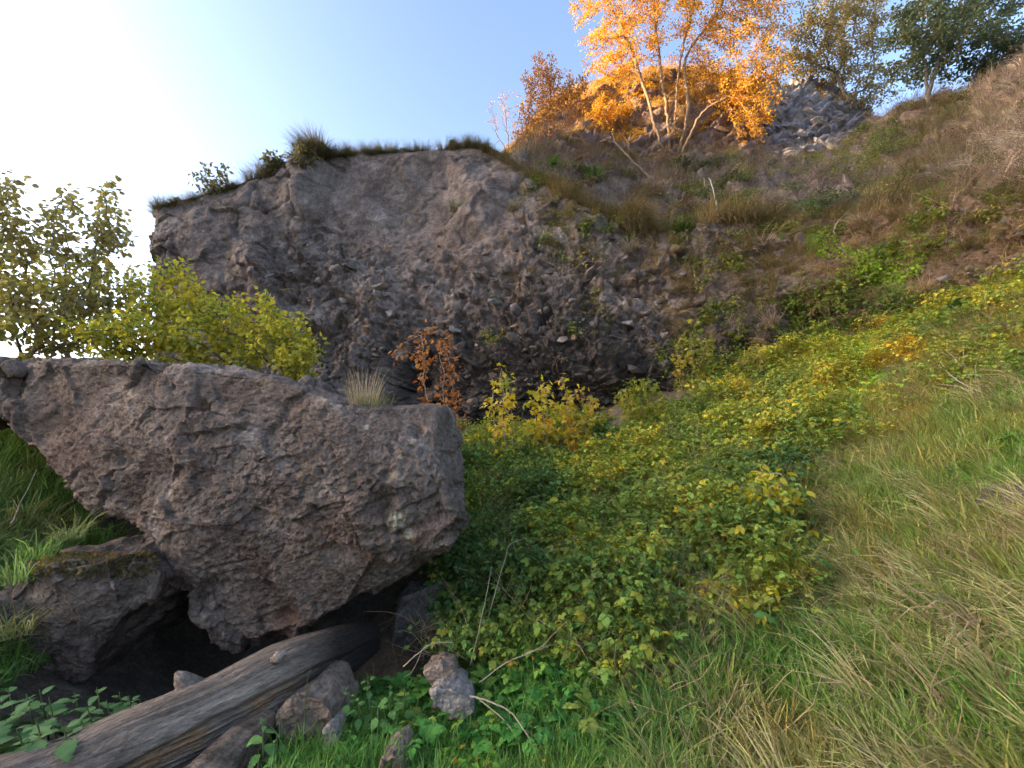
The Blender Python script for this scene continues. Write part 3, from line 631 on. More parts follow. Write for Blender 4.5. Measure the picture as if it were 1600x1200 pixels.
for k in range(215):
    while True:
        px = random.uniform(350, 1130); py = random.uniform(370, 640)
        if py > 395 - .05 * (px - 400) and random.random() < (.45 if px < 650 else 1): break
    s = random.choice([.06, .07, .08, .09, .10, .12, .15, .2]); bed_stone('stone', cliff, px, py, s * 1.2, random.choice('ddgccb' if px > 640 else 'gccb'), ('cliff',))
for k in range(40):
    bed_stone('stone', cliff, random.uniform(1440, 1610), random.uniform(320, 450), random.choice([.05, .06, .08, .1]), random.choice('bbd'), ('cliff',))
for k in range(190):
    px = random.uniform(1180, 1360); py = random.uniform(150, 250)
    bed_stone('rock_slab', knoll, px, py, random.choice([.13, .17, .2, .26, .32]), 's', ('knoll',), (random.uniform(-.5, .1), .5 + random.uniform(-.25, .25), random.uniform(-.4, .4)), .35)
for k in range(60):
    px = random.uniform(830, 1180); py = random.uniform(200, 262)
    bed_stone('rock_slab', knoll, px, py, random.choice([.12, .16, .2, .26]), 'b', ('knoll',), (random.uniform(-.5, .1), .3 + random.uniform(-.25, .25), random.uniform(-.4, .4)), .35)
# ------------------------------------------------------------------ plant kit
def unit(v): return v / (np.linalg.norm(v, axis=-1, keepdims=True) + 1e-9)
LEAFV = {
    'far': (np.array([(0, 0, 0), (.5, .3, .06), (1, 0, -.03), (.5, -.3, .06)]), np.array([(0, 2, 1), (0, 3, 2)])),
    'ovate': (np.array([(0, 0, 0), (.3, .27, .05), (.3, -.27, .05), (.7, .22, .02), (.7, -.22, .02), (1, 0, -.12), (.3, 0, 0), (.7, 0, -.03)]),
              np.array([(0, 6, 1), (0, 2, 6), (6, 7, 3), (6, 3, 1), (2, 4, 7), (2, 7, 6), (7, 5, 3), (4, 5, 7)])),
    'round': (np.array([(0, 0, 0), (.15, .3, .04), (.15, -.3, .04), (.55, .42, .03), (.55, -.42, .03), (.92, .2, -.03), (.92, -.2, -.03), (1, 0, -.07), (.5, 0, -.02)]),
              np.array([(0, 8, 1), (0, 2, 8), (1, 8, 3), (2, 4, 8), (3, 8, 5), (4, 6, 8), (5, 8, 7), (6, 7, 8)]))}
# five-lobed leaf
_ang = np.radians([180, 140, 108, 84, 62, 40, 20, 0]); _rad = np.array([.12, .42, .62, .36, .85, .44, .62, 1.0])
_lv = [(0.0, 0, 0)] + [(.35 + .62 * r * math.cos(t), .62 * r * math.sin(t), -.05 * r) for t, r in zip(_ang, _rad)] + [(.35 + .62 * r * math.cos(t), -.62 * r * math.sin(t), -.05 * r) for t, r in list(zip(_ang, _rad))[1:-1]]
_lv[0] = (.35, 0, .02); _ord = list(range(1, 9)) + list(range(14, 8, -1))
LEAFV['lobed'] = (np.array(_lv), np.array([(0, _ord[(i + 1) % len(_ord)], _ord[i]) for i in range(len(_ord))]))
# serrated leaf (nettle, bramble leaflet)
def _serr(n, w):
    v = [(0, 0, 0), (.25, 0, -.01), (.5, 0, -.02), (.75, 0, -.05)]; t = np.linspace(0, 1, n)
    L = []; R = []
    for i, x in enumerate(t):
        y = w * (math.sin(math.pi * x ** .72) ** .9 if 0 < x < 1 else 0) * (1.18 if i % 2 else .84); z = .25 * abs(y) - .28 * x * x
        L.append((x, y, z)); R.append((x, -y, z))
    v = v + L + R; f = []
    for off, flip in ((4, 0), (4 + n, 1)):
        for i in range(n - 1):
            c = min(3, int((i + .5) / (n - 1) * 4)); tri = (c, off + i + 1, off + i); f.append(tri if flip == 0 else tri[::-1])
            c2 = min(3, int((i + 1.5) / (n - 1) * 4))
            if c2 != c: tri = (c, c2, off + i + 1); f.append(tri if flip == 0 else tri[::-1])
    return np.array(v), np.array(f)
LEAFV['serrate'] = _serr(10, .34); LEAFV['nettle'] = _serr(16, .30)

def leaves(pos, axis, nrm, length, width=1.0, kind='ovate'):
    """many leaves: base pos, direction, approx. upper-side normal -> V, F"""
    pv, pf = LEAFV[kind]; n = len(pos)
    X = unit(np.asarray(axis, float)); Y = unit(np.cross(nrm, X)); Z = np.cross(X, Y)
    L = np.broadcast_to(np.asarray(length, float), (n,))[:, None, None]; Wd = np.broadcast_to(np.asarray(width, float), (n,))[:, None, None]
    V = pos[:, None] + L * (pv[None, :, 0:1] * X[:, None] + Wd * pv[None, :, 1:2] * Y[:, None] + pv[None, :, 2:3] * Z[:, None])
    F = pf[None] + (np.arange(n) * len(pv))[:, None, None]
    return V.reshape(-1, 3), F.reshape(-1, pf.shape[1]), len(pv)

def rdir(n, r=rng): return unit(r.normal(size=(n, 3)))

def tubes(chains, sides=5):
    """chains: list of (pts (k,3), radii (k,)) -> V, F quads"""
    VV = []; FF = []; off = 0; a = np.linspace(0, 2 * np.pi, sides, endpoint=False)
    for P, R in chains:
        P = np.asarray(P, float); R = np.asarray(R, float)
        if len(P) < 2: continue
        T = unit(np.gradient(P, axis=0)); ref = np.array([.31, .2, .93]) if abs(T[0] @ np.array([.31, .2, .93])) < .9 else np.array([1., 0, 0])
        S = unit(np.cross(T, ref)); U = np.cross(S, T)
        ring = P[:, None] + (S[:, None] * np.cos(a)[None, :, None] + U[:, None] * np.sin(a)[None, :, None]) * R[:, None, None]
        VV.append(ring.reshape(-1, 3)); k = len(P)
        i = np.arange(k - 1)[:, None] * sides; j = np.arange(sides)[None]; j2 = (j + 1) % sides
        FF.append(np.stack([i + j, i + j2, i + sides + j2, i + sides + j], -1).reshape(-1, 4) + off); off += k * sides
    return np.concatenate(VV), np.concatenate(FF)

def colonize(starts, A, step, kill, infl, maxit=140, jit=.25, seed=0, lift=0.0):
    r = np.random.default_rng(seed); N = []; par = []
    for s in starts:
        s = np.asarray(s, float)
        if s.ndim == 1: N.append(s); par.append(-1); continue
        L = np.linalg.norm(np.diff(s, axis=0), axis=1).sum(); C = catmull(s, np.linspace(0, len(s) - 1, max(3, int(L / step))))
        for j, c in enumerate(C): N.append(c + (r.normal(size=3) * step * .12 if j else 0)); par.append(-1 if j == 0 else len(N) - 2)
    alive = np.ones(len(A), bool)
    for it in range(maxit):
        if not alive.any(): break
        P = np.array(N); a = A[alive]
        d2 = ((a[:, None] - P[None]) ** 2).sum(-1); near = d2.argmin(1); dm = np.sqrt(d2[np.arange(len(a)), near])
        lim = infl if (dm < infl).any() else dm.min() * 1.2 + 1e-6
        new = []
        for i in np.unique(near[dm < lim]):
            sel = (near == i) & (dm < lim); v = unit(a[sel] - P[i]).mean(0); v = v + r.normal(size=3) * jit * .5; v[2] += lift; nv = np.linalg.norm(v)
            if nv < 1e-3: continue
            new.append((P[i] + v / nv * step, i))
        if not new: break
        for p, i in new: N.append(p); par.append(i)
        Q = np.array([p for p, _ in new]); idx = np.where(alive)[0]
        dk = ((A[idx][:, None] - Q[None]) ** 2).sum(-1).min(1); alive[idx[dk < kill * kill]] = False
        if len(N) > 7000: break
    return np.array(N), np.array(par)

def skeleton(N, par, tip, power=2.4, rmax=None):
    n = len(N); R = np.zeros(n); ch = [[] for _ in range(n)]
    for i, p in enumerate(par):
        if p >= 0: ch[p].append(i)
    for i in range(n - 1, -1, -1): R[i] = tip if not ch[i] else sum(R[c] ** power for c in ch[i]) ** (1 / power)
    if rmax and R.max() > rmax: R = tip + (R - tip) * (rmax - tip) / (R.max() - tip)
    chains = []
    stack = [(i, -1) for i in range(n) if par[i] < 0]
    while stack:
        i, p = stack.pop(); pts = [] if p < 0 else [N[p]]; rr = [] if p < 0 else [R[i]]
        while True:
            pts.append(N[i]); rr.append(R[i])
            if not ch[i]: break
            b = max(ch[i], key=lambda c: R[c])
            for c in ch[i]:
                if c != b: stack.append((c, i))
            i = b
        chains.append((np.array(pts), np.array(rr)))
    return R, chains

def ell(x0, y0, x1, y1, Y, dep, n, r):
    c = un((x0 + x1) / 2, (y0 + y1) / 2, Y); m = Y / FPX * 1.03
    p = rdir(n, r) * r.uniform(0, 1, (n, 1)) ** (1 / 2.4) * np.where(r.random((n, 1)) < .14, r.uniform(1, 1.3, (n, 1)), .95)
    return c + p * np.array([(x1 - x0) / 2 * m, dep, (y1 - y0) / 2 * m])

PLANTS = []
def plant(name, label, cat, starts, envs, step, kill, tip, leaf, nleaf, size, pal, spread, bark, seed, group=None, rmax=None, jit=.25, maxr=.02, droop=.2, sides=5, lift=0.0, infl=None, crown='crown', stem='trunk', width=1.0, pfun=None, upn=.8, bare=0.0):
    """thing > trunk + crown; envs: list of (x0,y0,x1,y1,Y,depth,n) in photo px at distance Y"""
    r = np.random.default_rng(seed)
    A = np.concatenate([ell(*e, r) for e in envs])
    N, par = colonize(starts, A, step, kill, infl or step * 9, seed=seed, jit=jit, lift=lift)
    R, chains = skeleton(N, par, tip, rmax=rmax); base = np.asarray(starts[0], float); base = base if base.ndim == 1 else base[0]
    t = empty(name, base, label, cat, group)
    V, F = tubes([(p - base, q) for p, q in chains], sides); mesh(stem, V, F, bark, t)
    cand = np.where(R < maxr)[0]; cand = cand[r.random(len(cand)) >= bare]
    if nleaf and len(cand):
        idx = r.choice(cand, nleaf); pos = N[idx] + rdir(nleaf, r) * r.uniform(0, 1, (nleaf, 1)) ** .6 * spread
        out = unit(pos - N[idx] + r.normal(size=(nleaf, 3)) * spread * .4); axis = unit(out + np.array([0, 0, -droop]) + r.normal(size=(nleaf, 3)) * .3)
        nr = unit(np.array([0, 0, 1.]) * upn + r.normal(size=(nleaf, 3)) * .55); L = size * r.uniform(.65, 1.25, nleaf)
        V, F, k = leaves(pos - base, axis, nr, L, width, leaf)
        pal = np.asarray(pal, float)
        clump = (fbm(pos, 2.2 / max(spread * 8, .6), 2, seed) + .5).clip(0, .999)
        ci = ((.55 * clump + .45 * r.random(nleaf)) * len(pal)).astype(int).clip(0, len(pal) - 1)
        if pfun is not None: ci = pfun(pos, ci, r)
        c = pal[ci] * r.uniform(.75, 1.25, (nleaf, 1)); mesh(crown, V, F, M_LEAF, t, smooth=False, attrs={'tint': np.repeat(c, k, 0)})
    PLANTS.append(t); return t

# ---------------------------------------------- clump shapes for scattered ground cover
def pack(parts):
    V = []; F3 = []; F4 = []; S = []; off = 0
    for v, f, s in parts:
        f = np.asarray(f); (F3 if f.shape[1] == 3 else F4).append(f + off); V.append(v); S.append(s); off += len(v)
    return np.concatenate(V), [np.concatenate(x) for x in (F3, F4) if x], np.concatenate(S)

def p_tuft(seed, n, h0, h1, w, spread, tilt, bend, bias=0.0, seg=4):
    r = np.random.default_rng(seed); VV = []; FF = []; SS = []; off = 0
    for _ in range(n):
        a = r.uniform(0, 6.283); L = r.uniform(h0, h1); rr = spread * math.sqrt(r.random()); b = np.array([rr * math.cos(a), rr * math.sin(a), -.02])
        a2 = a + r.normal() * .9; d = np.array([math.cos(a2) + bias, math.sin(a2) * (1 - .5 * min(1, bias)), 0]); d /= np.linalg.norm(d) + 1e-6
        th = tilt * r.uniform(.3, 1.3); be = bend * r.uniform(.4, 1.4); p = b.copy(); pts = [p.copy()]
        for k in range(seg):
            th2 = min(th + be * (k / seg) ** 1.2, 2.75); p = p + (d * math.sin(th2) + np.array([0, 0, math.cos(th2)])) * L / seg; pts.append(p.copy())
        pts = np.array(pts); side = np.array([-d[1], d[0], 0]); side = unit(side + r.normal(size=3) * .35)
        wd = w * r.uniform(.6, 1.4) * np.array([.7, 1, .85, .55, .06][:seg + 1] if seg == 4 else np.linspace(1, .1, seg + 1))
        v = np.concatenate([pts + side * wd[:, None] / 2, pts - side * wd[:, None] / 2]); i = np.arange(seg)
        VV.append(v); FF.append(np.stack([i, i + 1, i + seg + 2, i + seg + 1], -1) + off); SS.append(np.tile(np.array([1, 1, 1.]) * r.uniform(.6, 1.45) * (1 + r.normal(size=3) * .06), (len(v), 1))); off += len(v)
    return np.concatenate(VV), [np.concatenate(FF)], np.concatenate(SS)

def p_compound(seed, n, stem, ls, kind='serrate', spread=.16, leaflets=3, hmax=.28, arch=.6):
    r = np.random.default_rng(seed); parts = []; chains = []
    for _ in range(n):
        a = r.uniform(0, 6.283); el = r.uniform(.25, 1.3); d = np.array([math.cos(a) * math.cos(el), math.sin(a) * math.cos(el), math.sin(el)])
        b = np.array([r.normal() * spread * .35, r.normal() * spread * .35, 0]); e = b + d * stem * r.uniform(.5, 1.2); e[2] = min(e[2], hmax)
        mid = (b + e) / 2 + np.array([0, 0, .03]); chains.append((np.array([b, mid, e]), np.array([.003, .0022, .0012])))
        h = unit(np.array([d[0], d[1], -.15 + r.normal() * .2])); up = unit(np.array([r.normal() * .3, r.normal() * .3, 1]) - .25 * h)
        s = unit(np.cross(up, h)); L = ls * r.uniform(.6, 1.3)
        pos = [e]; ax = [h]; ll = [L]
        for q in range((leaflets - 1) // 2):
            for sg in (-1, 1): pos.append(e - h * L * (.15 + .45 * q)); ax.append(unit(h * .35 + s * sg)); ll.append(L * .85)
        m = len(pos); v, f, k = leaves(np.array(pos), np.array(ax), np.tile(up, (m, 1)) + r.normal(size=(m, 3)) * .15, np.array(ll), 1.05, kind)
        sh = np.array([1, 1, 1.]) * r.uniform(.6, 1.5); yl = r.random()
        if yl > .92: sh = sh * np.array([1.7, 1.25, .9])
        elif yl > .7: sh = sh * np.array([.7, .9, 1.0])
        parts.append((v, f, np.tile(sh, (len(v), 1))))
    v, f = tubes(chains, 3); parts.append((v, f, np.tile([.9, .7, .6], (len(v), 1)))); return pack(parts)

def p_herb(seed, n, rad_, h, ls, kind='round'):
    r = np.random.default_rng(seed); a = r.uniform(0, 6.283, n); q = rad_ * np.sqrt(r.random(n)); z = h * (1 - (q / rad_) ** 2 * .7) * r.uniform(.35, 1, n)
    pos = np.stack([q * np.cos(a), q * np.sin(a), z], -1); ax = unit(np.stack([np.cos(a + r.normal(size=n)), np.sin(a + r.normal(size=n)), r.normal(size=n) * .3 - .1], -1))
    v, f, k = leaves(pos, ax, unit(np.array([0, 0, 1.]) + r.normal(size=(n, 3)) * .4), ls * r.uniform(.6, 1.3, n), 1.0, kind)
    return v, [f], np.repeat(r.uniform(.6, 1.45, (n, 1)) * (1 + r.normal(size=(n, 3)) * .08), k, 0)

def p_fern(seed, n, L, up=1.0):
    r = np.random.default_rng(seed); parts = []; chains = []
    for i in range(n):
        a = 6.283 * i / n + r.normal() * .3; d = np.array([math.cos(a), math.sin(a), 0]); l = L * r.uniform(.7, 1.1); t = np.linspace(0, 1, 16)
        th = .25 + .2 * r.random() + 1.5 * t ** 1.4 / up; P = np.cumsum((d[None] * np.sin(th)[:, None] + np.array([0, 0, 1.]) * np.cos(th)[:, None]) * l / 16, 0); chains.append((P[::3], np.linspace(.004, .001, len(P[::3]))))
        T = unit(np.gradient(P, axis=0)); s = np.cross(T, np.array([0, 0, 1.])); s = unit(s); up_ = unit(np.cross(s, T)); w = l * .24 * np.sin(np.pi * (t * .9 + .08)) ** .7
        for sg in (-1, 1):
            v, f, k = leaves(P[2:], unit(s[2:] * sg + T[2:] * .35), up_[2:] + r.normal(size=(14, 3)) * .08, w[2:], .55, 'far'); parts.append((v, f, np.tile(np.ones(3) * r.uniform(.75, 1.25), (len(v), 1))))
    v, f = tubes(chains, 3); parts.append((v, f, np.tile([1.2, .9, .7], (len(v), 1)))); return pack(parts)

def p_twigs(seed, n, L, rad_, w=.0022, tilt=.9):
    r = np.random.default_rng(seed); ch = []
    for _ in range(n):
        b = np.array([r.normal() * rad_ * .4, r.normal() * rad_ * .4, 0]); d = unit(np.array([r.normal() * tilt, r.normal() * tilt, 1])); k = 5; P = [b]
        for q in range(k): d = unit(d + r.normal(size=3) * .16 + np.array([0, 0, -.08])); P.append(P[-1] + d * L * r.uniform(.5, 1.1) / k)
        ch.append((np.array(P), np.linspace(w, w * .45, k + 1)))
        for q in range(2):
            i = r.integers(1, k); d2 = unit(d + r.normal(size=3) * .8); ch.append((np.array([P[i], P[i] + d2 * L * .15, P[i] + d2 * L * .25 + np.array([0, 0, -.02])]), np.array([w * .6, w * .5, w * .3])))
    v, f = tubes(ch, 3); return v, [f], np.ones((len(v), 3)) * r.uniform(.8, 1.2)

def protos(name, packs, mat):
    c = bpy.data.collections.new(name)
    for i, (v, f, s) in enumerate(packs):
        o = mesh(name, v, f, mat, smooth=False, attrs={'shade': s}, link=False); o.name = name + '_%02d' % i; c.objects.link(o)
    return c

def scatter(name, P, X, Z, scl, tint, coll, label, cat, seed=0):
    """one 'stuff' object: clumps from coll set at points P with downhill axis X and up axis Z"""
    n = len(P); r = np.random.default_rng(seed)
    Z = unit(Z); Y = unit(np.cross(Z, X)); X = np.cross(Y, Z)
    ry = np.arcsin(np.clip(-X[:, 2], -1, 1)); rx = np.arctan2(Y[:, 2], Z[:, 2]); rz = np.arctan2(X[:, 1], X[:, 0])
    me = bpy.data.meshes.new(name); me.vertices.add(n); me.vertices.foreach_set('co', np.asarray(P, np.float32).ravel())
    a = me.attributes.new('rot', 'FLOAT_VECTOR', 'POINT'); a.data.foreach_set('vector', np.stack([rx, ry, rz], -1).astype(np.float32).ravel())
    a = me.attributes.new('scl', 'FLOAT', 'POINT'); a.data.foreach_set('value', np.asarray(scl, np.float32))
    a = me.attributes.new('pidx', 'INT', 'POINT'); a.data.foreach_set('value', r.integers(0, len(coll.objects), n).astype(np.int32))
    a = me.attributes.new('tint', 'FLOAT_COLOR', 'POINT'); a.data.foreach_set('color', np.c_[tint, np.ones(n)].astype(np.float32).ravel())
    o = bpy.data.objects.new(name, me); col.objects.link(o)
    g = bpy.data.node_groups.new(name + '_nodes', 'GeometryNodeTree')
    g.interface.new_socket('Geometry', in_out='INPUT', socket_type='NodeSocketGeometry'); g.interface.new_socket('Geometry', in_out='OUTPUT', socket_type='NodeSocketGeometry')
    N = g.nodes; L = g.links; gi = N.new('NodeGroupInput'); go = N.new('NodeGroupOutput'); ip = N.new('GeometryNodeInstanceOnPoints')
    ci = N.new('GeometryNodeCollectionInfo'); ci.inputs['Collection'].default_value = coll; ci.inputs['Separate Children'].default_value = True; ci.inputs['Reset Children'].default_value = True
    def at(nm, t): x = N.new('GeometryNodeInputNamedAttribute'); x.data_type = t; x.inputs['Name'].default_value = nm; return x.outputs['Attribute']
    ip.inputs['Pick Instance'].default_value = True
    L.new(gi.outputs[0], ip.inputs['Points']); L.new(ci.outputs[0], ip.inputs['Instance']); L.new(at('pidx', 'INT'), ip.inputs['Instance Index'])
    L.new(at('rot', 'FLOAT_VECTOR'), ip.inputs['Rotation']); L.new(at('scl', 'FLOAT'), ip.inputs['Scale']); L.new(ip.outputs[0], go.inputs[0])
    md = o.modifiers.new('scatter', 'NODES'); md.node_group = g
    return tag(o, label, cat, kind='stuff')

def sample(G, n, wfun, seed=0, power=1.0):
    """n random points on grid surface G weighted by wfun(px,py,P) and nearness"""
    r = np.random.default_rng(seed); A = G[:-1, :-1]; B = G[1:, :-1]; C = G[1:, 1:]; D = G[:-1, 1:]
    cen = (A + B + C + D) / 4; N = np.cross(C - A, D - B); ar = np.linalg.norm(N, axis=-1); N = N / (ar[..., None] + 1e-9)
    px, py, f = proj(cen); vis = (px > -450) & (px < 2500) & (py > -300) & (py < 1900) & (f > .45)
    w = np.where(vis, ar * wfun(px, py, cen) / np.maximum(f, 1.0) ** power, 0).ravel(); s = w.sum()
    if s <= 0: raise ValueError('empty sample')
    i = r.choice(len(w), n, p=w / s); u, v = r.random((2, n, 1)); sh = A.shape[:2]; ii = np.unravel_index(i, sh)
    P = (A[ii] * (1 - u) + B[ii] * u) * (1 - v) + (D[ii] * (1 - u) + C[ii] * u) * v
    Nn = N[ii]; to = -(P - np.array([0, 0, EYE])); Nn = np.where((Nn[:, 2:3] < -.05), -Nn, Nn); Nn = np.where(((Nn * to).sum(-1, keepdims=True) < 0) & (np.abs(Nn[:, 2:3]) < .35), -Nn, Nn)
    return P, Nn

def axes(P, N, seed, upmix=.6, spin=1.0):
    """up axis between surface normal and vertical; X axis downhill, spun at random"""
    r = np.random.default_rng(seed); n = len(P); Z = unit(N * (1 - upmix) + np.array([0, 0, 1.]) * upmix + r.normal(size=(n, 3)) * .08)
    dn = N * np.array([1, 1, 0]) + 1e-4; a = np.arctan2(dn[:, 1], dn[:, 0]) + r.uniform(-math.pi, math.pi, n) * spin
    return np.stack([np.cos(a), np.sin(a), np.zeros(n)], -1), Z

def mixpal(pal, f, r):
    pal = np.asarray(pal, float); x = np.clip(f, 0, .9999) * (len(pal) - 1); i = x.astype(int); t = (x - i)[:, None]
    return (pal[i] * (1 - t) + pal[i + 1] * t) * r.uniform(.8, 1.2, (len(f), 1))
# ------------------------------------------------------------------ ground cover (stuff)
C_GRASS = protos('grass_tuft_shape', [p_tuft(1, 28, .10, .30, .009, .07, .35, 1.1), p_tuft(2, 24, .12, .36, .0085, .06, .3, .9), p_tuft(3, 32, .08, .22, .0085, .09, .5, 1.2)], M_GRASS_I)
C_DRY = protos('dry_tuft_shape', [p_tuft(11, 30, .25, .65, .009, .10, .6, 1.2, .7), p_tuft(12, 28, .25, .6, .008, .09, .7, 1.2, 1.2), p_tuft(13, 26, .35, .85, .0085, .07, .5, 1.5, 1.4), p_tuft(14, 26, .15, .4, .008, .10, .8, 1.0, .3)], M_GRASS_I)
C_HANG = protos('hanging_tuft_shape', [p_tuft(15, 60, .4, .9, .006, .10, .9, 1.8, 2.2), p_tuft(16, 50, .3, .7, .006, .12, 1.0, 1.7, 1.6)], M_GRASS_I)
C_BRAM = protos('bramble_shape', [p_compound(21, 20, .20, .038), p_compound(22, 18, .24, .042, leaflets=5), p_compound(23, 26, .18, .030), p_compound(24, 15, .30, .05, leaflets=3, hmax=.4), p_compound(25, 22, .22, .034, 'ovate', leaflets=5)], M_LEAF_I)
C_HERB = protos('herb_shape', [p_herb(31, 70, .14, .07, .028), p_herb(32, 60, .12, .10, .034, 'ovate'), p_herb(33, 90, .16, .06, .022)], M_LEAF_I)
C_WEED = protos('weed_shape', [p_compound(41, 9, .2, .11, 'lobed', .1, 1, .3), p_compound(42, 12, .16, .08, 'lobed', .1, 3, .25), p_compound(43, 10, .24, .09, 'serrate', .1, 5, .3)], M_LEAF_I)
C_BUSH = protos('bush_shape', [p_herb(51, 170, .34, .42, .06, 'ovate'), p_herb(52, 150, .30, .5, .055, 'far'), p_herb(53, 190, .4, .36, .06, 'far')], M_LEAF_I)
C_FERN = protos('fern_shape', [p_fern(61, 8, .5), p_fern(62, 10, .42)], M_LEAF_I)
C_TWIG = protos('twig_shape', [p_twigs(71, 12, .55, .2), p_twigs(72, 9, .7, .25, .003), p_twigs(73, 16, .4, .15)], M_GRASS_I)
C_LITTER = protos('litter_shape', [p_herb(81, 5, .2, .03, .07, 'lobed'), p_herb(82, 6, .25, .03, .06, 'ovate')], M_LEAF_I)

def wob(px, py, P, s=.9, a=45): return px + a * fbm(P, s, 3, 201), py + a * fbm(P, s, 3, 207)
POLY_BRAMBLE = [(715, 690), (950, 700), (1050, 630), (1240, 540), (1300, 640), (1270, 800), (1230, 960), (1100, 1030), (930, 1060), (715, 1040)]
POLY_DRY = [(1260, 790), (1330, 690), (1430, 560), (1700, 440), (2600, 200), (2600, 2000), (940, 2000), (960, 1330), (1010, 1100), (1080, 1010), (1230, 930)]
POLY_BRIGHT = [(1190, 560), (1330, 510), (1480, 470), (1640, 430), (1900, 340), (1900, 560), (1640, 600), (1480, 640), (1400, 690), (1280, 700), (1220, 660)]
POLY_GRASS = [(380, 2000), (420, 1330), (440, 1190), (495, 1128), (580, 1085), (720, 1080), (900, 1060), (1020, 1090), (1080, 1330), (1080, 2000)]
POLY_FINE = [(700, 880), (790, 830), (880, 900), (900, 1010), (820, 1080), (700, 1060)]
POLY_LEFT = [(-500, 600), (-120, 640), (20, 670), (140, 800), (190, 870), (60, 890), (40, 1050), (-120, 1120), (-500, 1300)]
POLY_SOIL = [(1440, 690), (1560, 660), (1640, 720), (1640, 850), (1560, 790), (1450, 770)]

gi_, gj_ = np.where((xs > -9.6) & (xs < 9.2))[0], np.where((ys > .2) & (ys < 13))[0]
Gd = G[gi_[0]:gi_[-1] + 1, gj_[0]:gj_[-1] + 1]
r = np.random.default_rng(5)
GAIN = np.array([1.85, 1.75, 1.35])
_mix0 = mixpal
def mixpal(pal, f, r): return np.clip(_mix0(pal, f, r) * GAIN, 0, .75)
# --- green grass
def wf(px, py, P):
    x, y = wob(px, py, P); return 1.0 * inpoly(x, y, POLY_GRASS) + .55 * inpoly(x, y, POLY_LEFT) + .85 * inpoly(x, y, POLY_DRY) + .25 * inpoly(x, y, POLY_BRIGHT) + .5 * inpoly(x, y, POLY_FINE) + .16 * inpoly(x, y, POLY_BRAMBLE)
P, N = sample(Gd, 15000, wf, 1, .6); X, Z = axes(P, N, 1, .75); px, py, _ = proj(P)
f = .5 + .9 * fbm(P, 1.3, 3, 5); tint = mixpal([(.03, .10, .02), (.055, .16, .03), (.09, .21, .04), (.15, .20, .05), (.21, .21, .06)], np.clip(.75 * f + .27 * sstep(1000, 1250, px) + .2 * inpoly(px, py, POLY_BRIGHT), 0, 1), r)
tint = np.where((px < 330)[:, None], tint * np.array([2.0, 1.15, 1.7]), tint * np.array([1.2, .88, 1.15]))
scatter('grass', P, X, Z, r.uniform(.5, 1.15, len(P)) * np.where((py > 1050) & (px < 1000), .62, 1), tint, C_GRASS, 'fresh green grass over the pit floor and slope', 'grass', 1)
# --- dry grass on the bank
def wf(px, py, P):
    x, y = wob(px, py, P); d = sstep(-.35, .25, fbm(P, 1.1, 3, 77)); return (1.0 * inpoly(x, y, POLY_DRY) * (.12 + .88 * d) * (1 - .85 * inpoly(x, y, POLY_SOIL)) + .10 * inpoly(x, y, POLY_BRAMBLE) + .35 * inpoly(x, y, POLY_LEFT) + .006 * inpoly(x, y, POLY_GRASS))
P, N = sample(Gd, 2700, wf, 2, .5); X, Z = axes(P, N, 2, .55, .34); px, py, _ = proj(P)
a = np.radians(-35) * 1; Rz = np.array([[math.cos(a), -math.sin(a), 0], [math.sin(a), math.cos(a), 0], [0, 0, 1]])
f = .5 + 1.0 * fbm(P, 1.0, 3, 15); tint = mixpal([(.10, .115, .035), (.17, .155, .06), (.25, .205, .095), (.30, .245, .12), (.20, .15, .075)], np.clip(f + .2 * sstep(1200, 1600, px) - .25 * (px < 400), 0, 1), r)
tint = tint * np.array([1.08, 1.16, 1.4])
keep = ~((py < 760) & (r.random(len(P)) < .45)); P, X, Z, tint, px, py = P[keep], X[keep], Z[keep], tint[keep], px[keep], py[keep]
scatter('dry_grass', P, X, Z, r.uniform(.35, 1.0, len(P)) * np.clip(.75 + (P[:, 1] - 2) * .05, .7, 1), tint, C_DRY, 'straw coloured dry grass combed down the bank', 'grass', 2)
# --- brambles on the slope
def wf(px, py, P):
    x, y = wob(px, py, P, 1.2, 130); return 1.0 * inpoly(x, y, POLY_BRAMBLE) * (.10 + .9 * sstep(-.22, .0, fbm(P, 1.9, 3, 37))) + .14 * inpoly(x, y, POLY_BRIGHT) + .25 * inpoly(x, y, [(1400, 480), (1640, 420), (1640, 620), (1420, 640)])
P, N = sample(Gd, 6500, wf, 3, .45); X, Z = axes(P, N, 3, .7); px, py, _ = proj(P)
P = P + np.array([0, 0, 1.]) * (.38 * sstep(-.05, .3, fbm(P, 1.6, 2, 33)) * r.random(len(P)) ** .6)[:, None]
f = .40 + 1.0 * fbm(P, 1.4, 3, 25) + .14 * sstep(950, 1200, px) * sstep(760, 620, py) + .18 * (r.random(len(P)) - .5) - .25 * sstep(900, 750, px) * sstep(700, 850, py)
tint = mixpal([(.028, .062, .022), (.055, .10, .028), (.095, .14, .03), (.14, .17, .035), (.22, .20, .04)], np.clip(f, 0, 1), r)
scatter('brambles', P, X, Z, r.uniform(.6, 1.2, len(P)), tint * np.array([1.85, 1.55, 1.4]), C_BRAM, 'tangle of green and yellowing bramble leaves on the slope', 'brambles', 3)
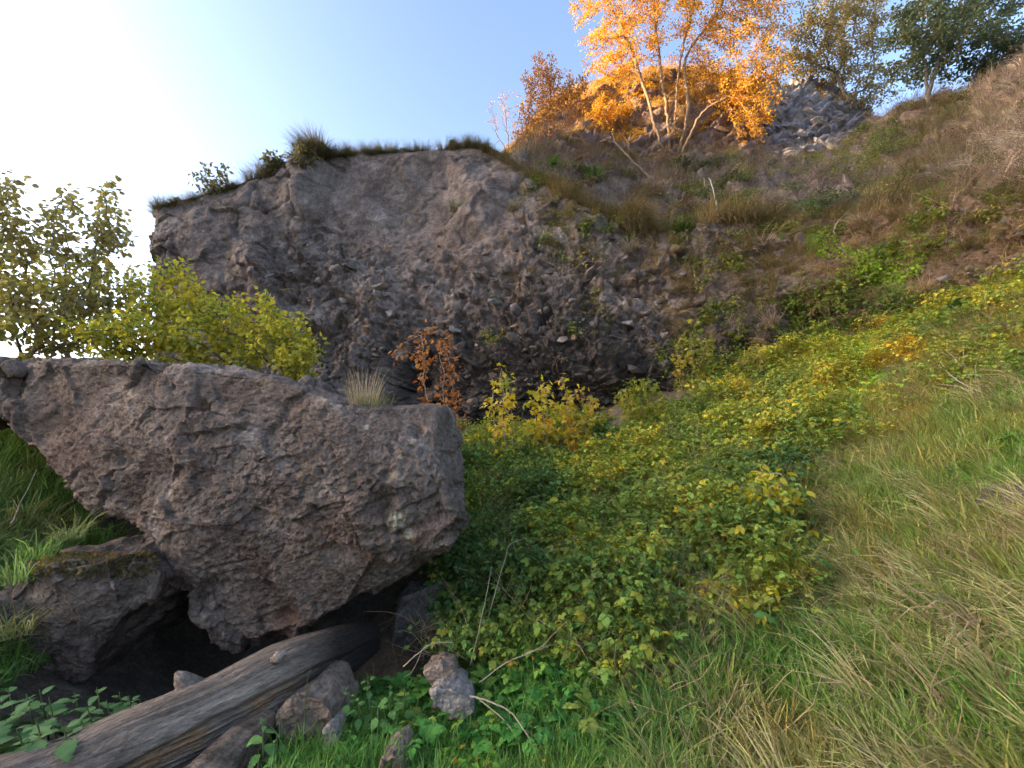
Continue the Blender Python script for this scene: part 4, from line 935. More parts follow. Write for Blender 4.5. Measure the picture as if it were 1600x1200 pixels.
# --- small leaved herbs
def wf(px, py, P):
    x, y = wob(px, py, P); return 2.2 * inpoly(x, y, POLY_BRIGHT) + .9 * inpoly(x, y, POLY_FINE) + .35 * inpoly(x, y, POLY_BRAMBLE) + .25 * inpoly(x, y, POLY_GRASS) + .30 * inpoly(x, y, POLY_DRY) + .1 * inpoly(x, y, POLY_LEFT)
P, N = sample(Gd, 13000, wf, 4, .7); X, Z = axes(P, N, 4, .5); px, py, _ = proj(P)
br = inpoly(px, py, POLY_BRIGHT); f = .45 + .8 * fbm(P, 1.6, 3, 35) + .4 * br
tint = mixpal([(.02, .085, .025), (.045, .14, .03), (.10, .22, .03), (.19, .27, .035)], np.clip(f, 0, 1), r)
tint = tint * np.array([1.2, 1.15, 1.2]) * np.where(br, 1.35, 1.0)[:, None]
scatter('ground_cover', P, X, Z, r.uniform(.6, 1.2, len(P)), tint, C_HERB, 'low small leaved ground cover on slope and pit floor', 'ground cover', 4)
# --- broad weeds in the foreground
def wf(px, py, P):
    x, y = wob(px, py, P); return 1.0 * inpoly(x, y, [(560, 1100), (800, 1060), (1000, 1030), (1060, 1130), (1000, 1250), (640, 1200)]) + .5 * inpoly(x, y, [(730, 900), (1000, 880), (1150, 950), (1000, 1060), (760, 1060)]) + .35 * inpoly(x, y, POLY_BRAMBLE) + .06 * inpoly(x, y, POLY_DRY)
P, N = sample(Gd, 1000, wf, 5, .3); X, Z = axes(P, N, 5, .8); px, py, _ = proj(P)
tint = mixpal([(.035, .11, .03), (.06, .16, .035), (.08, .17, .035), (.15, .19, .045)], r.random(len(P)) ** 2 + .15 * fbm(P, 2, 2, 3), r)
scatter('broad_leaved_weeds', P, X, Z, r.uniform(.35, .75, len(P)), tint, C_WEED, 'lobed green weeds at the foot of the slope', 'weeds', 5)
# --- dead stems
def wf(px, py, P):
    x, y = wob(px, py, P); return 1.0 * inpoly(x, y, POLY_BRAMBLE) + .5 * inpoly(x, y, POLY_DRY) + 2.5 * inpoly(x, y, [(920, 960), (1090, 960), (1140, 1160), (1000, 1180)]) + .5 * inpoly(x, y, [(560, 960), (760, 900), (760, 1050), (600, 1070)])
P, N = sample(Gd, 800, wf, 6, .3); X, Z = axes(P, N, 6, .6)
scatter('dead_stems', P, X, Z, r.uniform(.5, 1.1, len(P)), mixpal([(.09, .06, .04), (.20, .15, .11), (.28, .23, .18)], r.random(len(P)), r), C_TWIG, 'thin dead brown stems among the undergrowth', 'stems', 6)
# --- fallen leaves
P, N = sample(Gd, 130, lambda px, py, P: 1.0 * (px > 700) * (py > 640) * (px < 1900), 7, .5); X, Z = axes(P, N, 7, .5); P = P + np.array([0, 0, .16]) * r.random((len(P), 1))
scatter('fallen_leaves', P, X, Z, r.uniform(.4, .8, len(P)), mixpal([(.30, .12, .03), (.50, .26, .05), (.34, .19, .10)], r.random(len(P)), r), C_LITTER, 'scattered orange fallen leaves on grass and brambles', 'leaves', 7)

GAIN = np.array([1.55, 1.4, 1.15])
# --- hillside above the cliff
def wf(px, py, P): return 1.0 * (py < 420) * (.12 + sstep(-.1, .25, fbm(P, .9, 3, 97)) + 1.6 * sstep(1330, 1500, px)) * (.09 + .5 * (px < 830) + .85 * sstep(1270, 1400, px))
P, N = sample(HG2, 2400, wf, 11, 1.0); X, Z = axes(P, N, 11, .6, .6); px, py, _ = proj(P)
f = .45 + 1.1 * fbm(P, .6, 3, 95) + .30 * sstep(1350, 1600, px) - .15 * (px < 800)
wgt = sstep(1380, 1600, px)
tint = mixpal([(.06, .075, .03), (.13, .12, .055), (.22, .175, .10), (.29, .225, .145), (.32, .24, .17)], np.clip(f, 0, 1), r)
tint = tint * (1 + wgt[:, None] * np.array([.30, .42, .85]))
scatter('hillside_grass', P, X, Z, r.uniform(.6, 1.25, len(P)), tint, C_DRY, 'withered grass covering the slope above the cliff', 'grass', 11)
def wf(px, py, P): return sstep(.0, .2, fbm(P, .8, 3, 111)) * (px > 830) * (py < 390) * (1 - .75 * sstep(1400, 1550, px)) + .0
P, N = sample(HG2, 2000, wf, 12, .8); X, Z = axes(P, N, 12, .7); px, py, _ = proj(P)
f = .45 + 1.1 * fbm(P, .8, 3, 115); tint = mixpal([(.035, .05, .022), (.055, .075, .028), (.11, .13, .04), (.12, .09, .05), (.13, .08, .055), (.10, .075, .06)], np.clip(f + .25 * (r.random(len(P)) - .5) - .25 * sstep(1080, 1180, px) * (1 - sstep(1380, 1450, px)), 0, 1), r)
tint = tint * (1 + .9 * (sstep(1080, 1180, px) * (1 - sstep(1380, 1450, px)))[:, None])
scatter('hillside_scrub', P, X, Z, r.uniform(.4, 1.0, len(P)), tint, C_BUSH, 'low green and brown scrub on the slope below the golden tree', 'scrub', 12)
P, N = sample(HG2, 2000, lambda px, py, P: 1.0 * (px > 820) * (py < 380) * (1 + 2 * (py < 290) * (px < 1200)), 13, .6); X, Z = axes(P, N, 13, .7)
scatter('hillside_stems', P, X, Z, r.uniform(.9, 1.9, len(P)), mixpal([(.08, .06, .05), (.14, .11, .09), (.22, .18, .15)], r.random(len(P)), r), C_TWIG, 'bare brown twigs standing on the slope above the cliff', 'stems', 13)
# --- turf fringe hanging over the lip
row = HG2[:, :9]
P, N = sample(row, 1500, lambda px, py, P: 1.0 + 1.6 * sstep(820, 900, px) * (px < 1000) - .75 * (px > 1020) + 1.2 * (px > 470) * (px < 620), 14, .6); dn = np.tile(np.array([0, -1., 0]), (len(P), 1)) + r.normal(size=(len(P), 3)) * .5 * np.array([1, .4, 0]); px, py, _ = proj(P)
tint = mixpal([(.045, .05, .02), (.09, .085, .04), (.18, .15, .08), (.28, .22, .13)], np.clip(r.random(len(P)) * .8 + .2 * sstep(700, 1000, px), 0, 1), r)
scatter('turf_fringe', P, dn, np.tile([0, 0, 1.], (len(P), 1)) + r.normal(size=(len(P), 3)) * .1, r.uniform(.35, .8, len(P)) * (1 + .9 * sstep(.05, .3, fbm(P, .8, 2, 151))), tint, C_HANG, 'dark turf fringe hanging over the cliff lip', 'turf', 14)
# --- weeds growing on the cliff face (mostly its right half)
def wf(px, py, P): return (sstep(980, 1080, px) * (1 - .96 * sstep(1430, 1480, px)) + .75 * sstep(800, 860, px) * sstep(440, 380, py) + .15 * sstep(800, 860, px) * sstep(560, 450, py) + .015) * sstep(-.25, .25, fbm(P, 1.0, 3, 121)) * (1 - .8 * sstep(520, 580, py) * (px < 1150))
P, N = sample(CD, 1250, wf, 15, .5); X, Z = axes(P, N, 15, .45, .25); px, py, _ = proj(P)
tint = mixpal([(.07, .08, .03), (.15, .13, .06), (.26, .20, .11), (.35, .27, .16)], np.clip(.5 + fbm(P, .9, 2, 125), 0, 1), r)
scatter('cliff_grass', P, X, Z, r.uniform(.4, .85, len(P)), tint, C_DRY, 'dry grass rooted in cracks of the cliff', 'grass', 15)
def wf(px, py, P): return (sstep(1030, 1120, px) * (1 - .9 * sstep(1430, 1480, px)) + .25 * (px > 800) * (py < 420) + .05 * (px > 760)) * sstep(.02, .35, fbm(P, 1.1, 3, 131)) + .5 * inpoly(px, py, [(1130, 480), (1300, 450), (1300, 540), (1150, 580)]) * .3
P, N = sample(CD, 750, wf, 16, .5); X, Z = axes(P, N, 16, .35); px, py, _ = proj(P)
tint = mixpal([(.05, .085, .025), (.09, .14, .03), (.15, .19, .035), (.22, .2, .05)], np.clip(.5 + fbm(P, .9, 2, 135), 0, 1), r)
scatter('cliff_weeds', P, X, Z, r.uniform(.6, 1.3, len(P)), tint, C_BRAM, 'green weeds rooted in the right half of the cliff', 'weeds', 16)
P, N = sample(CD, 260, lambda px, py, P: (sstep(1000, 1100, px) * (1 - .7 * sstep(1450, 1500, px)) + .1 * (px > 780)) * (py < 560), 17, .5); X, Z = axes(P, N, 17, .3)
scatter('cliff_stems', P, X, Z, r.uniform(.6, 1.3, len(P)), mixpal([(.14, .10, .07), (.3, .24, .17)], r.random(len(P)), r), C_TWIG, 'dead stems hanging on the right half of the cliff', 'stems', 17)
# --- golden growth on the knoll
def wf(px, py, P): return (1 - .92 * sstep(1080, 1220, px)) * (py < 262) * (.3 + .7 * sstep(215, 150, py + .12 * (px - 900)))
P, N = sample(KG2, 1200, wf, 18, .3); X, Z = axes(P, N, 18, .6); px, py, _ = proj(P)
tint = mixpal([(.14, .10, .05), (.28, .19, .05), (.42, .27, .05), (.5, .32, .07)], np.clip(.5 + fbm(P, .5, 3, 145), 0, 1), r)
scatter('knoll_growth', P, X, Z, r.uniform(.25, 1.05, len(P)), tint, C_BUSH, 'yellow autumn scrub over the flank of the knoll', 'scrub', 18)
P, N = sample(KG2, 1100, lambda px, py, P: 1.0 * (py < 262), 19, .3); X, Z = axes(P, N, 19, .6, .4)
scatter('knoll_grass', P, X, Z, r.uniform(.6, 1.2, len(P)) * np.where(proj(P)[0] > 1180, .45, 1), mixpal([(.2, .15, .08), (.36, .25, .10), (.42, .31, .15)], r.random(len(P)), r), C_DRY, 'dry grass tufts on the knoll', 'grass', 19)
# ------------------------------------------------------------------ trees, shrubs, saplings
GOLD = [(.34, .15, .03), (.46, .22, .04), (.56, .30, .05), (.60, .38, .07), (.40, .17, .06)]
b0, _, _ = hit(1035, 262); 
def near(p, dx, dy=0.0): return np.asarray(p) + np.array([dx, dy, 0])
p0 = un(1050, 255, 16.4); p0[2] -= .3
def hs(px, py, which=('hillside', 'knoll'), back=.05):
    p, n, d = hit(px, py, which); return p - np.array([0, 0, back])
gb = hs(1040, 240); gy = gb[1]
def stemline(y, *pts): return np.array([un(a, c, y + d) for a, c, d in pts])
plant('golden_tree', 'large sunlit golden leaved tree with several pale stems on the knoll', 'tree',
      [stemline(gy, (1038, 242, 0), (1022, 190, -.2), (1003, 125, -.3), (978, 60, -.3), (940, -20, -.2), (925, -90, 0)), stemline(gy, (1045, 240, .1), (1043, 180, .1), (1030, 90, .2), (1022, 0, .3), (1020, -100, .3)),
       stemline(gy, (1052, 240, .2), (1056, 170, .3), (1062, 100, .5), (1085, 0, .6), (1100, -100, .6)), stemline(gy, (1060, 240, .1), (1075, 170, 0), (1072, 90, .4), (1120, 20, .5), (1160, -60, .6)), stemline(gy, (1066, 238, 0), (1095, 180, -.2), (1140, 150, -.3), (1190, 120, -.4))],
      [(878, -140, 1060, 130, gy, 1.5, 330), (960, -170, 1180, 120, gy + .4, 1.5, 330), (1080, 20, 1235, 190, gy, 1.2, 260), (905, 40, 1010, 130, gy - .3, 1.0, 110), (1120, -90, 1260, 90, gy + .5, 1.2, 190), (1140, 130, 1215, 225, gy - .5, .8, 80)],
      .15, .24, .008, 'far', 40000, .092, GOLD, .22, M_BARK_PALE, 301, rmax=.10, maxr=.03, jit=.5, droop=.4, sides=6, lift=.05)
b = hs(828, 236); plant('golden_sapling', 'slim orange leaved sapling at the edge of the knoll', 'tree', [b, near(b, .2, .1)], [(812, 80, 892, 190, b[1], .7, 150), (800, 140, 880, 225, b[1], .6, 110), (860, 110, 930, 190, b[1] + .5, .6, 80)], .13, .2, .006, 'far', 5200, .085, [(.42, .20, .08), (.50, .26, .08), (.46, .2, .1)], .16, M_BARK_PALE, 302, rmax=.05, maxr=.02, jit=.5, lift=.1)
b = hs(795, 238); plant('bare_sapling', 'nearly bare pale sapling standing left of the golden trees', 'tree', [b, near(b, .12, .1), near(b, -.1, .05)], [(745, 130, 835, 225, b[1], .7, 120)], .12, .18, .006, 'far', 420, .07, [(.45, .25, .16), (.5, .3, .2)], .16, M_BARK_PALE, 303, rmax=.045, maxr=.02, jit=.45, lift=.15)
b = hs(955, 214); plant('knoll_bush', 'small bare stemmed golden bush on the face of the knoll', 'shrub', [b, near(b, .15, 0), near(b, -.15, 0)], [(905, 140, 1000, 205, b[1] - .2, .6, 110)], .11, .17, .006, 'far', 1500, .1, GOLD, .15, M_BARK_PALE, 304, rmax=.04, maxr=.02, jit=.5)
OLIVE = [(.18, .17, .08), (.27, .22, .09), (.36, .26, .10), (.22, .22, .10)]
b = hs(1285, 170); plant('olive_tree', 'broad olive brown tree on top of the grey scree', 'tree', [b + np.array([0, .6, 0]), near(b, .35, .6), near(b, -.3, .7), near(b, .8, .5)], [(1195, 10, 1400, 130, b[1] + .8, 1.6, 300), (1240, -40, 1400, 60, b[1] + .8, 1.4, 120), (1300, 90, 1400, 180, b[1] + .6, 1.0, 80)], .17, .27, .009, 'far', 16000, .11, OLIVE, .24, M_BARK, 305, rmax=.10, maxr=.03, jit=.4, lift=.06)
b = hs(1453, 172); plant('leaning_tree', 'dark green tree with one trunk on the far skyline, blue sky beneath its crown', 'tree', [stemline(b[1], (1453, 178, .3), (1450, 145, .3), (1447, 110, .3), (1440, 60, .4)), stemline(b[1], (1452, 178, .32), (1452, 145, .3), (1470, 90, .3), (1510, 40, .3))], [(1370, -10, 1560, 130, b[1] + .4, 1.6, 260), (1400, -90, 1620, 60, b[1] + .4, 1.6, 220), (1500, 40, 1640, 130, b[1] + .2, 1.2, 110)], .16, .27, .009, 'far', 18000, .11, [(.11, .14, .08), (.15, .18, .09), (.22, .21, .09)], .24, M_BARK, 306, rmax=.13, maxr=.03, jit=.35)
b = hs(1585, 112); plant('dark_shrub', 'dense dark green shrub on the skyline at the upper corner', 'shrub', [b + np.array([0, .5, -.1]), near(b, .3, .5)], [(1520, 70, 1620, 145, b[1] + .8, .8, 110), (1560, 20, 1680, 120, b[1] + .8, .8, 100)], .14, .22, .007, 'far', 5000, .1, [(.09, .12, .07), (.13, .16, .08)], .2, M_BARK, 307, rmax=.05, maxr=.03)

# left shrubs, against the light
YG = [(.20, .24, .05), (.36, .36, .06), (.54, .46, .07), (.64, .48, .07)]
b = drop(-4.3, 4.7)
plant('tall_shrub', 'tall backlit shrub with broad leaves against the glaring sky', 'shrub', [b, near(b, .4, .2), near(b, -.5, .1), near(b, .9, .3), near(b, -.9, 0)],
      [(-120, 225, 60, 420, 4.7, .5, 70), (-80, 330, 180, 560, 4.9, .6, 240), (90, 275, 245, 430, 4.9, .4, 45), (60, 390, 260, 570, 5.0, .6, 200), (-150, 430, 120, 580, 4.6, .5, 160)],
      .09, .15, .004, 'round', 8000, .060, [(.26, .21, .11), (.34, .29, .10), (.40, .36, .10), (.58, .46, .10)], .12, M_BARK, 311, rmax=.03, maxr=.012, jit=.5, lift=.12, droop=.5, width=.85,
      pfun=lambda pos, ci, r: np.where(proj(pos)[1] < 400, np.minimum(ci, 1), ci))
b = drop(-2.9, 5.0)
plant('yellow_shrub', 'bushy yellow green shrub spilling over the top of the big boulder', 'shrub', [b, near(b, .5, .1), near(b, -.4, .2), near(b, 1.0, .2), near(b, 1.35, .1)],
      [(225, 400, 330, 560, 5.0, .45, 150), (260, 450, 420, 590, 4.9, .5, 240), (380, 480, 500, 600, 4.8, .45, 170), (120, 480, 300, 590, 4.6, .4, 170), (440, 520, 512, 600, 4.7, .3, 60)],
      .085, .135, .0035, 'ovate', 8500, .056, YG, .10, M_BARK, 312, rmax=.025, maxr=.012, jit=.5, lift=.08, droop=.3, width=1.1)
# leafy sprigs on the cliff top
for i, (x0, y0, x1, y1, bx, by, lab) in enumerate(((298, 248, 372, 306, 340, 300, 'leafy sprig silhouetted on the lowest step of the cliff top'), (405, 232, 452, 275, 430, 268, 'small leafy shrub on the cliff top beside the dark turf bump'), (448, 228, 496, 262, 470, 258, 'pale leafed shrub tucked against the dark turf bump on the cliff top'))):
    b = hs(bx, by, ('hillside', 'cliff')); plant('clifftop_shrub', lab, 'shrub', [b, near(b, .2, .1), near(b, -.2, .1)], [(x0, y0, x1, y1, b[1], .4, 60)], .12, .19, .005, 'ovate', 330, .125, [(.10, .10, .05), (.16, .14, .06), (.22, .18, .09)], .14, M_BARK, 320 + i, 'leafy shrubs on the cliff top', rmax=.02, maxr=.015, jit=.5, lift=.2)
# saplings at the foot of the cliff
def sap(name, lab, bx, by, env, Y, n, pal0, size, seed, leaf='lobed', nl=300, group='saplings at the cliff foot', bark=M_TWIG, spread=.10, step=.09):
    pal = np.clip(np.asarray(pal0) * (1.35 if Y < 5 else 1.1), 0, .8)
    b = drop(un(bx, by, Y)[0], Y); return plant(name, lab, 'sapling', [b, near(b, .12, .05), near(b, -.1, .04)], [(*e, Y, .35, n) for e in env], step, step * 1.6, .0035, leaf, nl, size, pal, spread, bark, seed, group, rmax=.016, maxr=.012, jit=.45, lift=.15, droop=.35, crown='foliage', stem='stems')
YEL = [(.24, .28, .04), (.42, .38, .05), (.58, .44, .06), (.64, .42, .07)]
sap('red_sapling', 'rust orange leaved sapling behind the corner of the boulder', 690, 680, [(630, 495, 722, 600), (655, 560, 735, 660)], 6.6, 75, [(.20, .075, .03), (.32, .13, .05), (.42, .2, .07), (.30, .10, .05)], .075, 331, 'ovate', 620)
sap('yellow_sapling', 'yellow leaved sapling next to the rust orange one', 790, 690, [(745, 570, 820, 680)], 7.4, 70, YEL, .12, 332, nl=230)
sap('yellow_sapling', 'tallest clump of yellow lobed leaves in the middle of the cliff foot', 860, 692, [(820, 575, 925, 690), (800, 620, 900, 690)], 7.8, 70, YEL, .125, 333, nl=420)
sap('yellow_sapling', 'short yellow orange sapling at the right end of the yellow clump', 900, 694, [(870, 600, 945, 690)], 7.5, 60, [(.40, .24, .05), (.5, .34, .05), (.3, .27, .04)], .11, 334, nl=240)
sap('yellow_sapling', 'yellow green sapling beneath the dark cliff hollow', 1000, 680, [(950, 585, 1040, 665)], 8.1, 70, [(.14, .18, .03), (.26, .26, .04), (.44, .33, .05)], .11, 335, nl=330)
sap('yellow_sapling', 'bushy upright sapling growing high against the cliff', 1085, 620, [(1045, 500, 1130, 600)], 8.6, 90, [(.12, .15, .03), (.22, .23, .04), (.40, .32, .06), (.42, .26, .08)], .10, 336, nl=520)
sap('yellow_sapling', 'thin sapling with few leaves beside the dark cliff crack', 1185, 590, [(1150, 545, 1215, 590)], 8.3, 40, [(.2, .2, .05), (.36, .28, .07)], .10, 337, nl=130)
sap('elder_sapling', 'yellow elder sapling with pointed leaves in the middle of the slope', 1215, 830, [(1165, 728, 1258, 815)], 3.95, 80, [(.20, .24, .03), (.38, .34, .04), (.48, .36, .05)], .075, 338, 'ovate', 300, None, spread=.07, step=.05)
sap('elder_sapling', 'sprawling yellow and orange sapling beside the big dock leaf', 1150, 980, [(1100, 880, 1210, 990), (1180, 925, 1245, 970)], 3.15, 55, [(.10, .17, .03), (.24, .26, .035), (.46, .32, .04), (.5, .22, .04)], .07, 339, 'ovate', 420, None, spread=.05, step=.045)
sap('elder_sapling', 'yellow green leafy sprig hanging over the dark hollow in the brambles', 1010, 960, [(935, 850, 1040, 960)], 3.4, 55, [(.06, .12, .03), (.14, .2, .035), (.28, .27, .05)], .07, 340, 'ovate', 380, None, spread=.05, step=.045)
sap('elder_sapling', 'loose leafy sprig in the shade low on the slope', 930, 1050, [(880, 950, 985, 1060)], 3.0, 45, [(.04, .1, .03), (.08, .16, .035), (.18, .22, .04)], .06, 341, 'ovate', 170, None, spread=.05, step=.045)

# ------------------------------------------------------------------ nettles (each with its own leaves)
M_NETTLE = plain('nettle_leaf', (.07, .15, .045), .55, (.12, .22, .065), 60, .4)
M_NETTLE2 = plain('bright_leaf', (.09, .20, .045), .55, (.15, .28, .065), 60, .4)
nv, nf = LEAFV['nettle']
def leafmesh(m, w):
    me = mesh('leaf', nv * np.array([1, w, 1]), nf, m, link=False).data; return me
NL = [leafmesh(M_NETTLE, 1.15), leafmesh(M_NETTLE, .95), leafmesh(M_NETTLE2, 1.2), leafmesh(M_NETTLE2, 1.0)]
def herb(name, label, cat, base, top, pairs, size, seed, kinds=(0, 1), group=None, lean=.5):
    r = random.Random(seed); t = empty(name, base, label, cat, group); top = np.asarray(top) - base; k = 8
    P = np.array([top * s + np.array([0, 0, .02 * math.sin(s * 3)]) for s in np.linspace(0, 1, k)])
    V, F = tubes([(P, np.linspace(.005, .002, k))], 6); mesh('stem', V, F, M_STEM, t)
    for i in range(pairs):
        s = .25 + .75 * (i + .5) / pairs; c = top * s; a0 = r.uniform(0, 3.14) if i == 0 else a0 + 1.57 + r.uniform(-.3, .3)
        for q in (0, 1):
            a = a0 + q * math.pi; o = bpy.data.objects.new('leaf', NL[r.choice(kinds)]); col.objects.link(o); o.parent = t
            o.location = c + np.array([math.cos(a), math.sin(a), 0]) * .012; L = size * (1.15 - .55 * s) * r.uniform(.8, 1.2) * (1 if i < pairs - 1 else .6)
            o.scale = (L, L, L); o.rotation_euler = Euler((r.uniform(-.3, .3), r.uniform(-.1, .55) - (.5 if i == pairs - 1 else 0), a))
    return t
nn = [(35, 1120, 2.25, 1085, .15, 'nettle with large dark leaves at the frame edge left of the log'), (70, 1150, 2.15, 1090, .15, 'nettle with a tilted top pair, second from the frame edge'), (20, 1180, 2.0, 1140, .17, 'nettle with the biggest leaf drooping behind the near end of the log'),
      (110, 1120, 2.35, 1082, .13, 'nettle whose narrow leaves point towards the dark hollow'), (145, 1130, 2.3, 1075, .15, 'tallest nettle behind the log'), (120, 1175, 2.12, 1125, .15, 'low nettle pressed against the log'),
      (180, 1110, 2.4, 1082, .11, 'small nettle in front of the dark hollow'), (212, 1105, 2.45, 1093, .09, 'smallest nettle peeping over the log next to the knot'), (-15, 1150, 2.2, 1100, .15, 'nettle half cut off by the frame edge'), (90, 1210, 2.0, 1130, .14, 'lush nettle between the big drooping leaf and the log'),
      (55, 1130, 2.3, 1078, .14, 'nettle with overlapping leaves under the mossy rock'), (160, 1140, 2.25, 1095, .13, 'nettle leaning over the log right of the tallest nettle'), (5, 1130, 2.3, 1075, .13, 'nettle at the top of the patch by the frame edge'), (195, 1120, 2.35, 1088, .11, 'nettle between the small ones in front of the hollow'), (130, 1155, 2.2, 1105, .13, 'nettle in the thick of the patch above the log'), (50, 1195, 2.0, 1125, .15, 'nettle with broad low leaves beside the near end of the log')]
for i, (px, py, Y, ty, sz, lab) in enumerate(nn):
    top = un(px + 6, ty, Y - .06); b = drop(top[0] - .03, Y + .05); b = np.array([b[0], b[1], min(b[2], top[2] - .12)]); herb('nettle', lab, 'nettle', b, top, 4, sz, 400 + i, (0, 1), 'nettles behind the log')
for i, (px, ty, Y, sz, lab) in enumerate(((410, 1125, 2.15, .085, 'bright green nettle against the end of the wood slab'), (432, 1148, 2.15, .06, 'tiny bright nettle beside the wood slab'), (575, 1055, 2.55, .07, 'dark green nettle in front of the shadow beneath the boulder'), (610, 1070, 2.5, .08, 'broad leaved nettle near the stacked stones'),
                                          (632, 1075, 2.55, .08, 'pale green nettle just left of the stacked stones'), (560, 1090, 2.45, .075, 'nettle in the middle of the green patch below the boulder'), (590, 1100, 2.4, .08, 'nettle low in the green patch below the boulder'), (545, 1080, 2.5, .06, 'nettle at the left of the green patch below the boulder'), (625, 1140, 2.25, .07, 'lone nettle in the grass above the bottom stone'))):
    top = un(px, ty, Y); b = drop(top[0], Y + .03); b[2] = min(b[2], top[2] - .1); herb('nettle', lab, 'nettle', b, top, 4, sz, 430 + i, (2, 3) if i != 2 else (0, 3), 'nettles right of the log')
# dock
def dock(px, py, Y, L, a, lab, seed):
    b = drop(un(px, py, Y)[0], Y); t = empty('dock_plant', b, lab, 'dock'); tip = un(px, py, Y - .05) - b
    V, F = tubes([(np.array([[0, 0, 0], tip * .6 + np.array([0, 0, .02]), tip]), np.array([.005, .004, .003]))], 5); mesh('stalk', V, F, M_STEM, t)
    o = bpy.data.objects.new('leaf', NL[3]); col.objects.link(o); o.parent = t; o.location = tip; o.scale = (L, L * .8, L); o.rotation_euler = Euler((.35, .1, a))
dock(1178, 962, 2.85, .17, -.1, 'big glossy green dock leaf lying on the dry grass', 1); dock(1268, 900, 3.1, .14, 1.2, 'upright narrow dock leaf in the grass', 2); dock(1125, 1020, 2.75, .12, .9, 'small dock leaf below the orange leaved sprig', 3)

# ------------------------------------------------------------------ grass tufts, ferns, ivy as things
def tuft_obj(name, lab, cat, base, pk, tint, mat, scale=1.0, rz=0.0, group=None, rot=None):
    v, f, s = pk; o = mesh(name, v, f, mat, smooth=False, attrs={'tint': s * np.asarray(tint)}); o.location = base; o.scale = (scale,) * 3; o.rotation_euler = rot or (0, 0, rz); return tag(o, lab, cat, group)
bt = BVHTree.FromPolygons(vco(boulder).tolist(), [tuple(p.vertices) for p in boulder.data.polygons])
def on_boulder(x, y):
    l, n, i, d = bt.ray_cast(Vector((x, y, 8)), Vector((0, 0, -1))); return np.array(l) if l else None
q = un(568, 622, 3.25); pb = on_boulder(q[0], q[1]); pb = pb if pb is not None else q
tuft_obj('grass_tuft', 'tall straw coloured grass tuft growing on top of the boulder', 'grass tuft', pb - np.array([0, 0, .02]), p_tuft(501, 190, .12, .40, .0035, .10, .18, .55), (.42, .33, .2), M_LEAF)
q = un(585, 628, 3.2); pb = on_boulder(q[0], q[1]); pb = pb if pb is not None else q
tuft_obj('grass_tuft', 'short green grass tuft at the foot of the tall straw tuft on the boulder', 'grass tuft', pb - np.array([0, 0, .02]), p_tuft(502, 110, .06, .2, .004, .11, .4, 1.2), (.19, .2, .08), M_LEAF)
for i, (px, py, L, c, lab) in enumerate(((985, 395, .75, (.27, .22, .15), 'grey brown beard of grass hanging down the middle of the cliff'), (985, 375, .45, (.15, .17, .06), 'green topped grass clump crowning the hanging grey beard'), (790, 425, .35, (.33, .3, .26), 'small spray of bleached grass on the rubble'), (950, 330, .6, (.2, .17, .11), 'grass clump under the overhanging turf lip'),
                                          (1205, 510, .55, (.3, .22, .16), 'drooping pinkish dry grass clump above the bright green slope'), (1440, 460, .5, (.42, .31, .17), 'straw coloured clump hanging where the bank meets the cliff'), (1345, 355, .6, (.36, .27, .17), 'dry grass clump drooping above the bright green creeper'), (1570, 1010, .5, (.4, .3, .19), 'dense beige grass clump low at the edge of the bank'),
                                          (1560, 230, .7, (.38, .29, .2), 'big pale dry grass clump high on the slope at the edge'), (1500, 270, .6, (.3, .23, .16), 'brown dry grass clump below the pale clump at the edge'), (1495, 570, .4, (.3, .22, .13), 'dead grass clump beside the bleached twig fan'), (1410, 590, .4, (.24, .17, .1), 'brown dead bracken clump on the bright green bank'), (710, 330, .6, (.2, .18, .11), 'thin grass trailing down the smooth upper cliff'), (800, 330, .55, (.22, .19, .12), 'wispy grass trailing beside the cliff notch'), (870, 385, .35, (.2, .17, .07), 'little grass clump on the bare cliff below the turf lip'))):
    p, n, d = hit(px, py); a = math.atan2(n[1], n[0])
    tuft_obj('hanging_grass', lab, 'grass clump', p, p_tuft(510 + i, 130, L * .4, L, .010, .13, .8, 1.9, 1.2), np.asarray(c) * 1.35, M_LEAF, 1.0, a, 'grass clumps hanging on cliff and bank')
for i, (px, py, s, lab) in enumerate(((858, 268, 1.1, 'fresh green fern at the left end of the cliff top slope'), (925, 292, 1.3, 'green fern above the overhanging turf lip'), (902, 262, .9, 'brownish fern between the two green ferns'), (1065, 275, 1.5, 'large dark fern below the stems of the golden tree'), (1325, 520, .8, 'fern at the foot of the bright green creeper'), (1430, 545, .9, 'broad fern on the upper bank'), (1500, 500, .9, 'fern high on the green bank near the brown earth'), (1560, 500, .9, 'fern on the green bank at the edge'))):
    p, n, d = hit(px, py); tuft_obj('fern', lab, 'fern', p, p_fern(540 + i, 9, .55, .9), [(.09, .16, .03), (.08, .15, .03), (.2, .12, .04), (.05, .09, .03), (.1, .18, .03), (.08, .16, .04), (.08, .16, .04), (.1, .18, .03)][i], M_LEAF, s, i, 'ferns')
